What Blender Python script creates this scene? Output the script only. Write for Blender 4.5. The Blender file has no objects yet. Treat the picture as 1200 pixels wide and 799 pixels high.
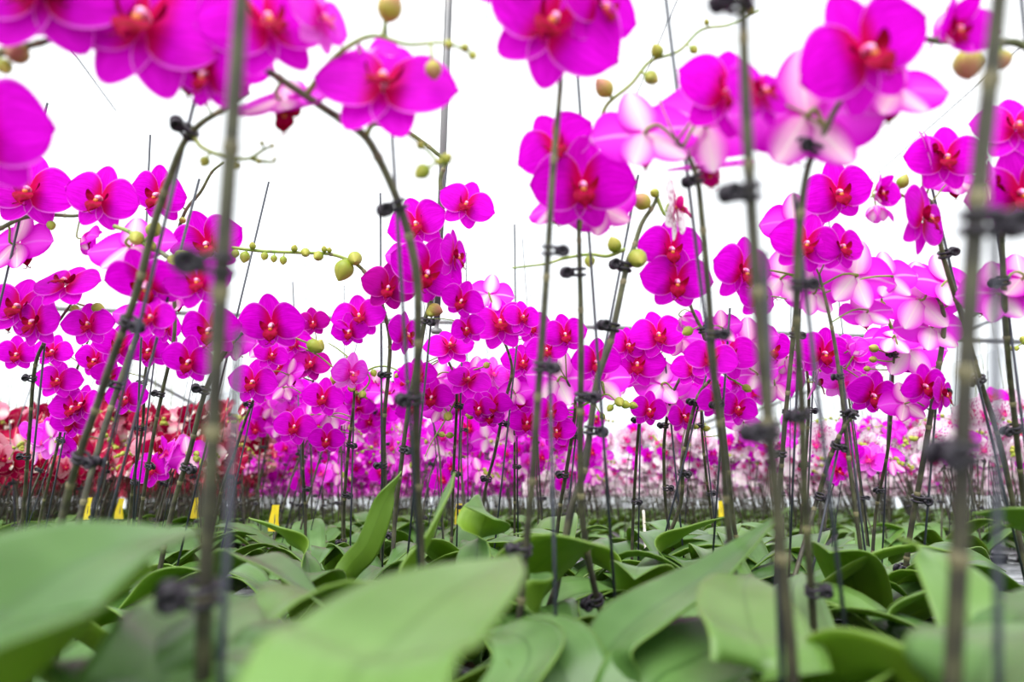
import bpy, math, random
import numpy as np
from mathutils import Vector, Matrix, Euler

random.seed(7)
rnd = random.Random(11)
C = bpy.context.scene
COL = C.collection
PI = math.pi

# ------------------------------------------------------------------ camera model
F = 800.0                     # focal length in pixels of the 1200x799 frame (24 mm)
PITCH = math.atan(190.0 / F)
CAM = np.array([0.0, 0.0, 1.05])
FW = np.array([0, math.cos(PITCH), math.sin(PITCH)])
UP = np.array([0, -math.sin(PITCH), math.cos(PITCH)])
RT = np.array([1.0, 0, 0])
RIM = 0.90                    # height of the pot rims / holding grid
BED = 0.79                    # underside of the pots


def P(x, y, d):
    return CAM + d * (FW + (x - 600) / F * RT - (y - 399.5) / F * UP)


# ------------------------------------------------------------------ geometry container
class Geo:
    def __init__(s):
        s.V = []; s.F = []; s.U = []; s.M = []; s.n = 0

    def add(s, V, F_, U=None, m=0, mat=None):
        V = np.asarray(V, float)
        if mat is not None:
            V = V @ mat[:3, :3].T + mat[:3, 3]
        if U is None:
            U = np.zeros((len(V), 2))
        o = s.n
        s.V.append(V); s.U.append(np.asarray(U, float))
        s.F.extend([tuple(i + o for i in f) for f in F_])
        s.M.extend([m] * len(F_) if isinstance(m, int) else m)
        s.n += len(V)
        return s

    def addgeo(s, g, mat=None, mmap=None):
        V = np.concatenate(g.V); U = np.concatenate(g.U)
        M = g.M if mmap is None else [mmap[i] for i in g.M]
        return s.add(V, g.F, U, list(M), mat)

    def mesh(s, name, mats, smooth=True):
        me = bpy.data.meshes.new(name)
        V = np.concatenate(s.V); U = np.concatenate(s.U)
        me.from_pydata(V.tolist(), [], s.F)
        uv = me.uv_layers.new(name='UVMap')
        li = np.empty(len(me.loops), dtype=np.int32)
        me.loops.foreach_get('vertex_index', li)
        uv.data.foreach_set('uv', U[li].astype(np.float32).ravel())
        for m in mats:
            me.materials.append(m)
        me.polygons.foreach_set('material_index', np.array(s.M, dtype=np.int32))
        me.polygons.foreach_set('use_smooth', np.full(len(s.F), smooth))
        me.update()
        return me


def T(loc=(0, 0, 0), rot=None, sc=1.0):
    m = np.eye(4)
    if rot is not None:
        m[:3, :3] = np.array(rot)
    m[:3, :3] *= sc
    m[:3, 3] = loc
    return m


def R3(yaw=0, pitch=0, roll=0):
    return np.array((Matrix.Rotation(yaw, 3, 'Z') @ Matrix.Rotation(pitch, 3, 'X') @ Matrix.Rotation(roll, 3, 'Y')))


def catmull(pts, n):
    pts = np.asarray(pts, float)
    if len(pts) == 2:
        t = np.linspace(0, 1, n)[:, None]
        return pts[0] * (1 - t) + pts[1] * t
    Pp = np.vstack([2 * pts[0] - pts[1], pts, 2 * pts[-1] - pts[-2]])
    out = []
    segs = len(pts) - 1
    for k in range(n):
        t = k / (n - 1) * segs
        i = min(int(t), segs - 1); u = t - i
        a, b, c, d = Pp[i], Pp[i + 1], Pp[i + 2], Pp[i + 3]
        out.append(0.5 * ((2 * b) + (-a + c) * u + (2 * a - 5 * b + 4 * c - d) * u * u + (-a + 3 * b - 3 * c + d) * u ** 3))
    return np.array(out)


def tube(g, pts, rad, sides=8, m=0, cap=True):
    pts = np.asarray(pts, float); n = len(pts)
    rad = np.full(n, rad) if np.isscalar(rad) else np.asarray(rad, float)
    tan = np.gradient(pts, axis=0)
    tan /= np.linalg.norm(tan, axis=1)[:, None] + 1e-12
    ref = np.array([0.31, 0.9, 0.17]); 
    V = []; U = []
    for k in range(n):
        a = np.cross(tan[k], ref); a /= np.linalg.norm(a) + 1e-12
        b = np.cross(tan[k], a)
        ref = np.cross(a, tan[k]) if False else ref
        for j in range(sides):
            t = 2 * PI * j / sides
            V.append(pts[k] + rad[k] * (math.cos(t) * a + math.sin(t) * b)); U.append((j / sides, k / (n - 1)))
    Fc = []
    for k in range(n - 1):
        for j in range(sides):
            q = (j + 1) % sides
            Fc.append((k * sides + j, k * sides + q, (k + 1) * sides + q, (k + 1) * sides + j))
    if cap:
        Fc.append(tuple(range(sides))[::-1]); Fc.append(tuple((n - 1) * sides + j for j in range(sides)))
    g.add(V, Fc, U, m)


def torus(g, c, axis, R, r, m=0, n=12, s=6):
    axis = np.asarray(axis, float); axis /= np.linalg.norm(axis)
    a = np.cross(axis, [0.3, 0.8, 0.2]); a /= np.linalg.norm(a); b = np.cross(axis, a)
    V = []; Fc = []
    for i in range(n):
        t = 2 * PI * i / n; e = math.cos(t) * a + math.sin(t) * b
        for j in range(s):
            p = 2 * PI * j / s
            V.append(c + e * (R + r * math.cos(p)) + axis * r * math.sin(p))
    for i in range(n):
        for j in range(s):
            i2 = (i + 1) % n; j2 = (j + 1) % s
            Fc.append((i * s + j, i * s + j2, i2 * s + j2, i2 * s + j))
    g.add(V, Fc, None, m)


def lathe(g, prof, axis=(0, 0, 1), c=(0, 0, 0), sides=12, m=0):
    axis = np.asarray(axis, float); axis /= np.linalg.norm(axis)
    a = np.cross(axis, [0.3, 0.8, 0.2]); a /= np.linalg.norm(a); b = np.cross(axis, a)
    c = np.asarray(c, float); V = []; U = []
    n = len(prof)
    for k, (r, h) in enumerate(prof):
        for j in range(sides):
            t = 2 * PI * j / sides
            V.append(c + axis * h + r * (math.cos(t) * a + math.sin(t) * b)); U.append((j / sides, k / (n - 1)))
    Fc = []
    for k in range(n - 1):
        for j in range(sides):
            q = (j + 1) % sides
            Fc.append((k * sides + j, k * sides + q, (k + 1) * sides + q, (k + 1) * sides + j))
    g.add(V, Fc, U, m)


def box(g, c, s, m=0):
    c = np.asarray(c, float); s = np.asarray(s, float) / 2
    V = [c + s * np.array([i, j, k]) for i in (-1, 1) for j in (-1, 1) for k in (-1, 1)]
    Fc = [(0, 1, 3, 2), (4, 6, 7, 5), (0, 4, 5, 1), (2, 3, 7, 6), (0, 2, 6, 4), (1, 5, 7, 3)]
    g.add(V, Fc, None, m)


# ------------------------------------------------------------------ materials
def newmat(name):
    m = bpy.data.materials.new(name); m.use_nodes = True
    nt = m.node_tree; nt.nodes.clear()
    return m, nt.nodes, nt.links


class N:
    """tiny node helper"""
    def __init__(s, name):
        s.m, s.n, s.l = newmat(name)

    def node(s, t, **kw):
        nd = s.n.new(t)
        for k, v in kw.items():
            setattr(nd, k, v)
        return nd

    def put(s, inp, v):
        if hasattr(v, 'links') or hasattr(v, 'is_output'):
            s.l.new(v, inp)
        else:
            inp.default_value = v

    def math(s, op, a, b=0.0, clamp=False):
        nd = s.node('ShaderNodeMath', operation=op, use_clamp=clamp)
        s.put(nd.inputs[0], a); s.put(nd.inputs[1], b)
        return nd.outputs[0]

    def mix(s, f, a, b):
        nd = s.node('ShaderNodeMix', data_type='RGBA')
        s.put(nd.inputs[0], f); s.put(nd.inputs[6], col(a)); s.put(nd.inputs[7], col(b))
        return nd.outputs[2]

    def ramp(s, f, a, b):
        nd = s.node('ShaderNodeMapRange', interpolation_type='SMOOTHSTEP')
        s.put(nd.inputs[0], f); nd.inputs[1].default_value = a; nd.inputs[2].default_value = b
        return nd.outputs[0]

    def noise(s, vec, scale, detail=2.0):
        nd = s.node('ShaderNodeTexNoise')
        if vec is not None:
            s.l.new(vec, nd.inputs['Vector'])
        nd.inputs['Scale'].default_value = scale; nd.inputs['Detail'].default_value = detail
        return nd.outputs[0]

    def princ(s, c, rough=0.5, spec=0.5, metal=0.0, **kw):
        nd = s.node('ShaderNodeBsdfPrincipled')
        s.put(nd.inputs['Base Color'], col(c)); s.put(nd.inputs['Roughness'], rough)
        nd.inputs['Specular IOR Level'].default_value = spec; nd.inputs['Metallic'].default_value = metal
        return nd

    def out(s, sh):
        o = s.node('ShaderNodeOutputMaterial'); s.l.new(sh, o.inputs[0]); return s.m

    def mixsh(s, f, a, b):
        nd = s.node('ShaderNodeMixShader'); s.put(nd.inputs[0], f); s.l.new(a, nd.inputs[1]); s.l.new(b, nd.inputs[2])
        return nd.outputs[0]


def col(c):
    return (*c, 1.0) if isinstance(c, tuple) and len(c) == 3 else c


def uvcomb(k, su, sv):
    tc = k.node('ShaderNodeTexCoord')
    mp = k.node('ShaderNodeMapping'); k.l.new(tc.outputs['UV'], mp.inputs['Vector'])
    mp.inputs['Scale'].default_value = (su, sv, 1)
    sp = k.node('ShaderNodeSeparateXYZ'); k.l.new(tc.outputs['UV'], sp.inputs[0])
    return mp.outputs[0], sp.outputs[0], sp.outputs[1], tc


def tepal_mat(name, main, light, centre, edge, back, backmid, trans=0.35, spots=None):
    k = N(name)
    vec, v, u, tc = uvcomb(k, 34, 2.2)
    vein = k.ramp(k.noise(vec, 1.0, 2), 0.42, 0.66)
    blot = k.ramp(k.noise(tc.outputs['Object'], 60, 2), 0.35, 0.7)
    c = k.mix(k.math('MULTIPLY', vein, 0.6), main, light)
    c = k.mix(k.math('MULTIPLY', blot, 0.25), c, light)
    cen = k.ramp(k.math('ADD', u, k.math('MULTIPLY', k.noise(vec, 0.8), 0.12)), 0.44, 0.13)
    c = k.mix(k.math('MULTIPLY', cen, 0.95), c, centre)
    av = k.math('MULTIPLY', k.math('ABSOLUTE', k.math('SUBTRACT', v, 0.5)), 2.0)
    e = k.math('MAXIMUM', k.ramp(av, 0.9, 1.0), k.ramp(u, 0.955, 1.0))
    c = k.mix(k.math('MULTIPLY', e, 0.75), c, edge)
    if spots:
        sv, _, _, _ = uvcomb(k, 7, 6)
        vo = k.node('ShaderNodeTexVoronoi'); k.l.new(sv, vo.inputs['Vector']); vo.inputs['Scale'].default_value = 1.0
        c = k.mix(k.math('MULTIPLY', k.ramp(vo.outputs[0], 0.42, 0.3), k.ramp(u, 0.95, 0.5)), c, spots)
    # reverse side of the petal: paler, palest along the middle
    b = k.mix(k.ramp(av, 0.12, 0.0), k.mix(k.ramp(k.math('ADD', av, k.math('MULTIPLY', k.noise(vec, 0.6), 0.3)), 0.3, 1.15), back, main), backmid)
    geo = k.node('ShaderNodeNewGeometry')
    c = k.mix(geo.outputs['Backfacing'], c, b)
    bs = k.princ(c, 0.62, 0.07)
    tr = k.node('ShaderNodeBsdfTranslucent'); k.l.new(c, tr.inputs[0])
    return k.out(k.mixsh(trans, bs.outputs[0], tr.outputs[0]))


def simple(name, c, rough=0.5, spec=0.5, metal=0.0, c2=None, scale=20, trans=0.0):
    k = N(name)
    tc = k.node('ShaderNodeTexCoord')
    cc = c
    if c2:
        cc = k.mix(k.ramp(k.noise(tc.outputs['Object'], scale, 3), 0.35, 0.65), c, c2)
    bs = k.princ(cc, rough, spec, metal).outputs[0]
    if trans:
        tr = k.node('ShaderNodeBsdfTranslucent'); k.put(tr.inputs[0], col(cc))
        bs = k.mixsh(trans, bs, tr.outputs[0])
    return k.out(bs)


MAG = (0.88, 0.0015, 0.83)
M = {}
M['petal'] = tepal_mat('petal_magenta', (0.64, 0.0, 0.56), (0.92, 0.003, 0.88), (0.62, 0.0, 0.07), (1.0, 0.22, 0.97), (0.93, 0.06, 0.86), (0.95, 0.16, 0.9), trans=0.46)
M['sepal'] = tepal_mat('sepal_magenta', (0.68, 0.0, 0.58), (0.90, 0.008, 0.82), (0.78, 0.0, 0.30), (1.0, 0.35, 0.95), (0.93, 0.52, 0.74), (0.95, 0.80, 0.78), trans=0.38)
M['petal_deep'] = tepal_mat('petal_deep_magenta', (0.42, 0.0, 0.26), (0.58, 0.002, 0.40), (0.40, 0.0, 0.05), (0.9, 0.1, 0.7), (0.75, 0.08, 0.5), (0.8, 0.3, 0.6), trans=0.25)
M['petal_pink'] = tepal_mat('petal_pink', (0.88, 0.02, 0.82), (0.97, 0.14, 0.93), (0.86, 0.02, 0.50), (1.0, 0.6, 0.95), (0.92, 0.06, 0.86), (0.97, 0.40, 0.92), trans=0.42)
M['sepal_pink'] = tepal_mat('sepal_pink', (0.90, 0.10, 0.80), (0.96, 0.30, 0.90), (0.86, 0.02, 0.50), (1.0, 0.6, 0.95), (0.94, 0.74, 0.83), (0.93, 0.88, 0.80), trans=0.38)
M['petal_red'] = tepal_mat('petal_red', (0.27, 0.0, 0.030), (0.42, 0.001, 0.07), (0.26, 0.0, 0.01), (0.8, 0.25, 0.3), (0.55, 0.02, 0.09), (0.85, 0.5, 0.45), trans=0.3)
M['petal_blush'] = tepal_mat('petal_blush', (0.80, 0.22, 0.36), (0.93, 0.55, 0.60), (0.60, 0.01, 0.10), (0.95, 0.8, 0.8), (0.92, 0.7, 0.7), (0.95, 0.9, 0.8))
M['petal_white'] = tepal_mat('petal_white', (0.90, 0.70, 0.82), (0.94, 0.86, 0.90), (0.80, 0.08, 0.45), (0.96, 0.9, 0.93), (0.93, 0.88, 0.86), (0.9, 0.9, 0.8), spots=(0.62, 0.02, 0.35))
M['petal_spot'] = tepal_mat('petal_spotted', (0.93, 0.86, 0.87), (0.95, 0.90, 0.92), (0.55, 0.0, 0.22), (0.96, 0.9, 0.93), (0.95, 0.9, 0.9), (0.9, 0.9, 0.8), spots=(0.45, 0.0, 0.20))
M['lip'] = simple('lip_crimson', (0.36, 0.0, 0.05), 0.6, 0.06, c2=(0.20, 0.0, 0.01), scale=180, trans=0.15)
M['lip_mag'] = simple('lip_magenta', (0.60, 0.0, 0.20), 0.4, 0.3, trans=0.25)
M['column'] = simple('column_pale', (0.85, 0.10, 0.45), 0.35, 0.5, c2=(0.95, 0.55, 0.75), scale=260)
M['callus'] = simple('callus_yellow', (0.70, 0.20, 0.03), 0.4)
M['lipwhite'] = simple('lip_white', (0.93, 0.82, 0.72), 0.4, 0.4, trans=0.2)


def stem_mat():
    k = N('stem_bark')
    vec, v, u, tc = uvcomb(k, 3, 60)
    geo = k.node('ShaderNodeNewGeometry')
    sp = k.node('ShaderNodeSeparateXYZ'); k.l.new(geo.outputs['Position'], sp.inputs[0])
    hz = k.ramp(sp.outputs[2], 1.12, 1.42)          # the young end of a spike is greener
    n1 = k.ramp(k.noise(tc.outputs['Object'], 70, 3), 0.35, 0.7)
    low = k.mix(n1, (0.040, 0.036, 0.026), (0.085, 0.082, 0.045))
    hi = k.mix(n1, (0.085, 0.095, 0.035), (0.17, 0.19, 0.075))
    bs = k.princ(k.mix(hz, low, hi), 0.45, 0.4)
    return k.out(bs.outputs[0])


M['stem'] = stem_mat()
M['pedicel'] = simple('pedicel_green', (0.20, 0.30, 0.035), 0.45, c2=(0.32, 0.38, 0.08), scale=60, trans=0.1)
M['node'] = simple('stem_bract', (0.13, 0.115, 0.06), 0.6, c2=(0.24, 0.21, 0.11), scale=80)


def bud_mat(name, a, b):
    k = N(name)
    vec, v, u, tc = uvcomb(k, 6, 1)
    seam = k.ramp(k.math('ABSOLUTE', k.math('SUBTRACT', k.math('FRACT', k.math('MULTIPLY', v, 3.0)), 0.5)), 0.42, 0.5)
    c = k.mix(k.ramp(k.math('ADD', u, k.math('MULTIPLY', k.noise(vec, 1.5), 0.5)), 0.5, 1.15), a, b)
    c = k.mix(k.math('MULTIPLY', seam, 0.4), c, (0.25, 0.28, 0.05))
    bs = k.princ(c, 0.45, 0.4)
    tr = k.node('ShaderNodeBsdfTranslucent'); k.l.new(c, tr.inputs[0])
    return k.out(k.mixsh(0.2, bs.outputs[0], tr.outputs[0]))


M['bud'] = bud_mat('bud_green', (0.27, 0.34, 0.025), (0.50, 0.48, 0.08))
M['bud_ripe'] = bud_mat('bud_ripe', (0.52, 0.48, 0.07), (0.50, 0.20, 0.13))
M['clip'] = simple('clip_plastic', (0.012, 0.009, 0.014), 0.42, 0.4, c2=(0.026, 0.02, 0.03), scale=90)
M['stake'] = simple('stake_steel', (0.030, 0.033, 0.046), 0.4, 0.5, 0.2)


def leaf_mat(name, a, b, mid, rough, trans):
    k = N(name)
    vec, v, u, tc = uvcomb(k, 26, 1.3)
    n1 = k.ramp(k.noise(tc.outputs['Object'], 14, 3), 0.3, 0.7)
    c = k.mix(n1, a, b)
    c = k.mix(k.math('MULTIPLY', k.ramp(k.noise(vec, 1.0, 2), 0.4, 0.6), 0.16), c, mid)
    rib = k.ramp(k.math('ABSOLUTE', k.math('SUBTRACT', v, 0.5)), 0.035, 0.005)
    c = k.mix(k.math('MULTIPLY', rib, 0.6), c, mid)
    edge = k.ramp(k.math('ABSOLUTE', k.math('SUBTRACT', v, 0.5)), 0.485, 0.5)
    c = k.mix(k.math('MULTIPLY', edge, 0.4), c, (0.30, 0.45, 0.05))  # lighter yellow-green margin paints an edge highlight onto the leaf
    oi = k.node('ShaderNodeObjectInfo')
    c = k.mix(k.math('MULTIPLY', k.ramp(oi.outputs['Random'], 0.55, 1.0), 0.45), c, (0.030, 0.085, 0.016))
    c = k.mix(k.math('MULTIPLY', k.ramp(oi.outputs['Random'], 0.25, 0.0), 0.22), c, (0.20, 0.33, 0.04))
    bs = k.princ(c, rough, 0.45)
    bu = k.node('ShaderNodeBump'); bu.inputs['Strength'].default_value = 0.12; bu.inputs['Distance'].default_value = 0.001
    k.l.new(k.noise(vec, 1.0, 2), bu.inputs['Height']); k.l.new(bu.outputs[0], bs.inputs['Normal'])
    tr = k.node('ShaderNodeBsdfTranslucent'); k.put(tr.inputs[0], (0.36, 0.60, 0.02, 1))
    return k.out(k.mixsh(trans, bs.outputs[0], tr.outputs[0]))


M['leaf'] = leaf_mat('leaf_upper', (0.068, 0.158, 0.030), (0.135, 0.262, 0.072), (0.028, 0.085, 0.012), 0.36, 0.13)
M['leaf_under'] = leaf_mat('leaf_underside', (0.15, 0.28, 0.015), (0.22, 0.38, 0.03), (0.10, 0.20, 0.010), 0.5, 0.28)  # yellower underside; extra lightness painted in for light shining through the blade
M['pot'] = simple('pot_plastic', (0.012, 0.012, 0.013), 0.35, 0.5)
M['bark'] = simple('bark_chips', (0.05, 0.03, 0.018), 0.9, 0.2, c2=(0.11, 0.07, 0.04), scale=70)
M['steel'] = simple('galvanised_steel', (0.30, 0.31, 0.32), 0.35, 0.5, 0.7, c2=(0.14, 0.145, 0.15), scale=30)
M['pipe'] = simple('painted_pipe', (0.15, 0.15, 0.155), 0.5, 0.4, 0.3, c2=(0.22, 0.21, 0.21), scale=12)
M['truss'] = simple('truss_steel', (0.22, 0.235, 0.25), 0.5, 0.4, 0.2)
M['wire'] = simple('dark_wire', (0.015, 0.015, 0.03), 0.5)
M['yellow'] = simple('yellow_card', (0.85, 0.68, 0.02), 0.5, trans=0.3)
M['cane'] = simple('bleached_cane', (0.62, 0.60, 0.52), 0.7, c2=(0.40, 0.37, 0.28), scale=50)
M['concrete'] = simple('gravel_floor', (0.20, 0.19, 0.17), 0.9, 0.2, c2=(0.30, 0.29, 0.27), scale=6)
M['rack'] = simple('rack_plastic', (0.02, 0.02, 0.022), 0.35, 0.5)


def film_mat(name, transp):
    k = N(name)
    tp = k.node('ShaderNodeBsdfTransparent'); tp.inputs[0].default_value = (0.97, 0.985, 1.0, 1)
    tc = k.node('ShaderNodeTexCoord')
    mp = k.node('ShaderNodeMapping'); k.l.new(tc.outputs['Object'], mp.inputs['Vector']); mp.inputs['Scale'].default_value = (1.0, 0.25, 1.0)
    n = k.ramp(k.noise(mp.outputs[0], 0.9, 4), 0.3, 0.7)
    tr = k.node('ShaderNodeBsdfTranslucent'); k.l.new(k.mix(n, (0.86, 0.93, 0.97), (0.96, 0.97, 0.98)), tr.inputs[0])
    return k.out(k.mixsh(transp, tr.outputs[0], tp.outputs[0]))


M['film'] = film_mat('greenhouse_film', 0.80)
M['wallfilm'] = film_mat('wall_film', 0.62)

# ------------------------------------------------------------------ flower parts
def tepal(g, L, W, ang, base, nu, nv, m, y0=0.0, cup=0.0, recurve=0.0, kind='petal', ruf=0.0, fold=0.0, seed=0, mirror=False):
    """one tepal lying in the XZ plane, facing -Y; fold (rad) closes it forward about its base"""
    d = np.array([math.cos(ang), math.sin(ang)]); p = np.array([-d[1], d[0]])
    V = []; U = []; Fc = []
    rs = random.Random(seed); ph = rs.uniform(0, 6)
    for i in range(nu + 1):
        u = math.sin(i / nu * PI / 2) if i > nu * .0 else 0.0
        u = 0.45 * (i / nu) + 0.55 * u
        uu = max(u, 0.0)
        if kind == 'petal':
            s = math.sin(PI * min(1, 0.02 + 0.98 * uu ** 0.80)) if uu < 1 else 0
            hw = W / 2 * (max(s, 0.0) ** 0.56) * (1 - 0.16 * (1 - uu)) + 0.16 * (1 - uu)
        else:
            s = math.sin(PI * min(1, uu ** 0.86)) if uu < 1 else 0
            hw = W / 2 * (max(s, 0.0) ** 0.55) + 0.06 * (1 - uu)
        for j in range(nv + 1):
            v = j / nv; b = (v - 0.5) * 2 * hw
            # round the outer end so that the outline is a smooth curve
            a = L * u - (0.06 * L * (abs(v - 0.5) * 2) ** 2 * u ** 3 if kind == 'petal' else 0)
            if kind == 'petal':
                bb = b + (0.12 * hw * math.sin(PI * u)) * (-1 if mirror else 1)
            else:
                bb = b
            h = cup * (abs(v - 0.5) * 2) ** 2 * math.sin(PI * min(u * 0.9 + 0.05, 1)) - recurve * (u ** 2) + 0.35 * recurve * u
            h += ruf * math.sin(5.0 * v * PI + ph + 3 * u) * u * (abs(v - 0.5) * 2) ** 1.5
            # fold: bend forward
            x2 = a * math.cos(fold * (0.4 + 0.6 * u)); fy = a * math.sin(fold * (0.4 + 0.6 * u))
            q = d * x2 + p * bb
            V.append((base[0] + q[0], y0 - h - fy, base[1] + q[1])); U.append((v, u))
    for i in range(nu):
        for j in range(nv):
            a0 = i * (nv + 1) + j
            Fc.append((a0, a0 + nv + 1, a0 + nv + 2, a0 + 1))
    g.add(np.array(V) * 0.01, Fc, U, m)


def flower_geo(lod, seed=0, fold=0.0):
    """tepals only; materials 0 petal 1 sepal"""
    rs = random.Random(seed)
    nu, nv = {0: (14, 10), 1: (7, 6), 2: (4, 2)}[lod]
    g = Geo(); j = lambda a: rs.uniform(-a, a)
    tepal(g, 4.0 + j(.2), 3.1, PI / 2 + j(.08), (0, 0.15), nu, nv, 1, 0.50, 0.22, 0.25 + j(.2), 'sepal', 0.05, fold, seed + 1)
    tepal(g, 3.7 + j(.2), 2.7, math.radians(-60) + j(.1), (0.1, -0.1), nu, nv, 1, 0.52, 0.20, 0.35 + j(.2), 'sepal', 0.05, fold, seed + 2)
    tepal(g, 3.7 + j(.2), 2.7, math.radians(-120) + j(.1), (-0.1, -0.1), nu, nv, 1, 0.46, 0.20, 0.35 + j(.2), 'sepal', 0.05, fold, seed + 3)
    a = math.radians(4) + j(.10)
    tepal(g, 4.62 + j(.15), 5.35, a, (0.05, 0.10), nu, nv, 0, 0.02, -0.12 + j(.2), 0.10 + j(.45), 'petal', 0.13, fold * 0.8, seed + 4)
    a = math.radians(4) + j(.10)
    tepal(g, 4.62 + j(.15), 5.35, PI - a, (-0.05, 0.10), nu, nv, 0, 0.0, -0.12 + j(.2), 0.10 + j(.45), 'petal', 0.13, fold * 0.8, seed + 5, True)
    return g


def ball(g, c, r, m, n=8, s=10, ax=(0, 0, 1), squash=(1, 1, 1)):
    prof = [(max(r * math.sin(PI * k / n), r * 0.02), -r * math.cos(PI * k / n)) for k in range(n + 1)]
    lathe(g, prof, ax, c, s, m)


def lip_geo(lod):
    """three lobed lip below the column; 0 lip, 1 callus"""
    g = Geo(); n = 8 if lod == 0 else 4
    # middle lobe: arrow shaped tongue reaching forward and down
    V = []; U = []; Fc = []
    for i in range(n + 1):
        u = i / n
        w = (0.16 + 0.62 * math.sin(PI * min(1, u ** 1.35)) ** 1.1) * (1 if u < 1 else 0.1)
        y = -0.35 - 1.25 * math.sin(u * 1.5); z = -0.15 - 1.35 * u + 0.25 * math.sin(u * PI)
        for j in range(5):
            v = (j - 2) / 2
            V.append((v * w, y + 0.22 * v * v, z + 0.10 * v * v)); U.append((j / 4, u))
    for i in range(n):
        for j in range(4):
            a = i * 5 + j; Fc.append((a, a + 5, a + 6, a + 1))
    g.add(np.array(V) * 0.01, Fc, U, 0)
    # side lobes, standing up either side of the column
    for s in (-1, 1):
        V = []; Fc = []; U = []
        for i in range(n + 1):
            u = i / n; w = 0.16 + 0.42 * math.sin(PI * u) ** 0.7
            for j in range(4):
                v = (j - 1.5) / 1.5
                V.append((s * (0.25 + 0.75 * math.sin(u * 1.35)), -0.30 - 0.55 * u + v * w * 0.65, -0.25 + 0.65 * u * u + 0.25 * u + v * w * 0.55)); U.append((j / 3, u))
        for i in range(n):
            for j in range(3):
                a = i * 4 + j; Fc.append((a, a + 4, a + 5, a + 1))
        g.add(np.array(V) * 0.01, Fc, U, 0)
    if lod < 2:
        ball(g, np.array([0, -0.75, -0.22]) * 0.01, 0.0022, 1, 5, 7)
    # two curling whiskers at the tip of the tongue
    if lod == 0:
        for s in (-1, 1):
            tube(g, np.array([(0, -1.55, -1.35), (s * .18, -1.7, -1.55), (s * .42, -1.62, -1.62), (s * .5, -1.4, -1.5)]) * 0.01, [0.0005, 0.0005, 0.0004, 0.0003], 5, 0)
    return g


def column_geo(lod):
    g = Geo()
    tube(g, catmull(np.array([(0, 0.15, 0.0), (0, -0.35, 0.22), (0, -0.75, 0.12), (0, -0.98, -0.08)]) * 0.01, 7 if lod == 0 else 4),
         np.interp(np.linspace(0, 1, 7 if lod == 0 else 4), [0, .4, .8, 1], [0.0030, 0.0024, 0.0030, 0.0014]), 8 if lod == 0 else 5)
    return g


VARS = {'mag': ('petal', 'sepal', 'lip', 'column'), 'deep': ('petal_deep', 'petal_deep', 'lip', 'column'),
        'pink': ('petal_pink', 'sepal_pink', 'lip_mag', 'column'), 'spot': ('petal_spot', 'petal_spot', 'lip_mag', 'callus')}
_fm = {}


def flower_meshes(var, seed, op, lod):
    key = (var, seed, op, lod)
    if key not in _fm:
        a, b, c, d = VARS[var]
        fold = {'open': 0.0, 'half': 0.75, 'shut': 1.15}[op]
        _fm[key] = (flower_geo(lod, seed * 10, fold).mesh('flower_tepals', [M[a], M[b]]),)
        if ('lip', c, lod) not in _fm:
            _fm[('lip', c, lod)] = lip_geo(lod).mesh('flower_lip', [M[c], M['callus']])
            _fm[('col', d, lod)] = column_geo(lod).mesh('flower_column', [M[d]])
        _fm.setdefault(('lip', c, lod), None)
        if ('col', d, lod) not in _fm:
            _fm[('col', d, lod)] = column_geo(lod).mesh('flower_column', [M[d]])
    a, b, c, d = VARS[var]
    return _fm[key][0], _fm[('lip', c, lod)], _fm[('col', d, lod)]


def bud_geo(lod=0):
    g = Geo(); n = 9 if lod == 0 else 5
    prof = []
    for k in range(n + 1):
        t = k / n
        prof.append((max(0.5 * math.sin(PI * t ** 0.85) ** 0.8 * 0.88, 0.01), t * 1.15))
    lathe(g, prof, (0, 0, 1), (0, 0, 0), 12 if lod == 0 else 7)
    return g


BUD = {('bud', 0): bud_geo().mesh('bud', [M['bud']]), ('bud_ripe', 0): bud_geo().mesh('bud_ripe', [M['bud_ripe']])}


def clip_geo():
    """spring clip: two stacked rings round stem and stake and a pair of round finger discs; stem axis = +Z"""
    g = Geo(); 
    for z in (-0.0022, 0.0022):
        torus(g, np.array([0.0015, 0, z]), (0, 0, 1), 0.0052, 0.0013, 0, 16, 6)
    for s, ry in ((1, 0.0032), (-1, -0.0032)):
        tube(g, np.array([(0.0056, ry * 0.4, 0), (0.0066, ry, 0), (0.0080, ry, 0)]), 0.0018, 6)
        c = np.array([0.0100, ry, 0])
        lathe(g, [(0.0002, -0.0010), (0.0020, -0.0009), (0.0022, 0.0006), (0.0034, 0.0010), (0.0044, 0.0004), (0.0044, -0.0012), (0.0002, -0.0014)], (0, s, 0), c, 14)
    return g


CLIP = clip_geo().mesh('stem_clip', [M['clip']])


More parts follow.
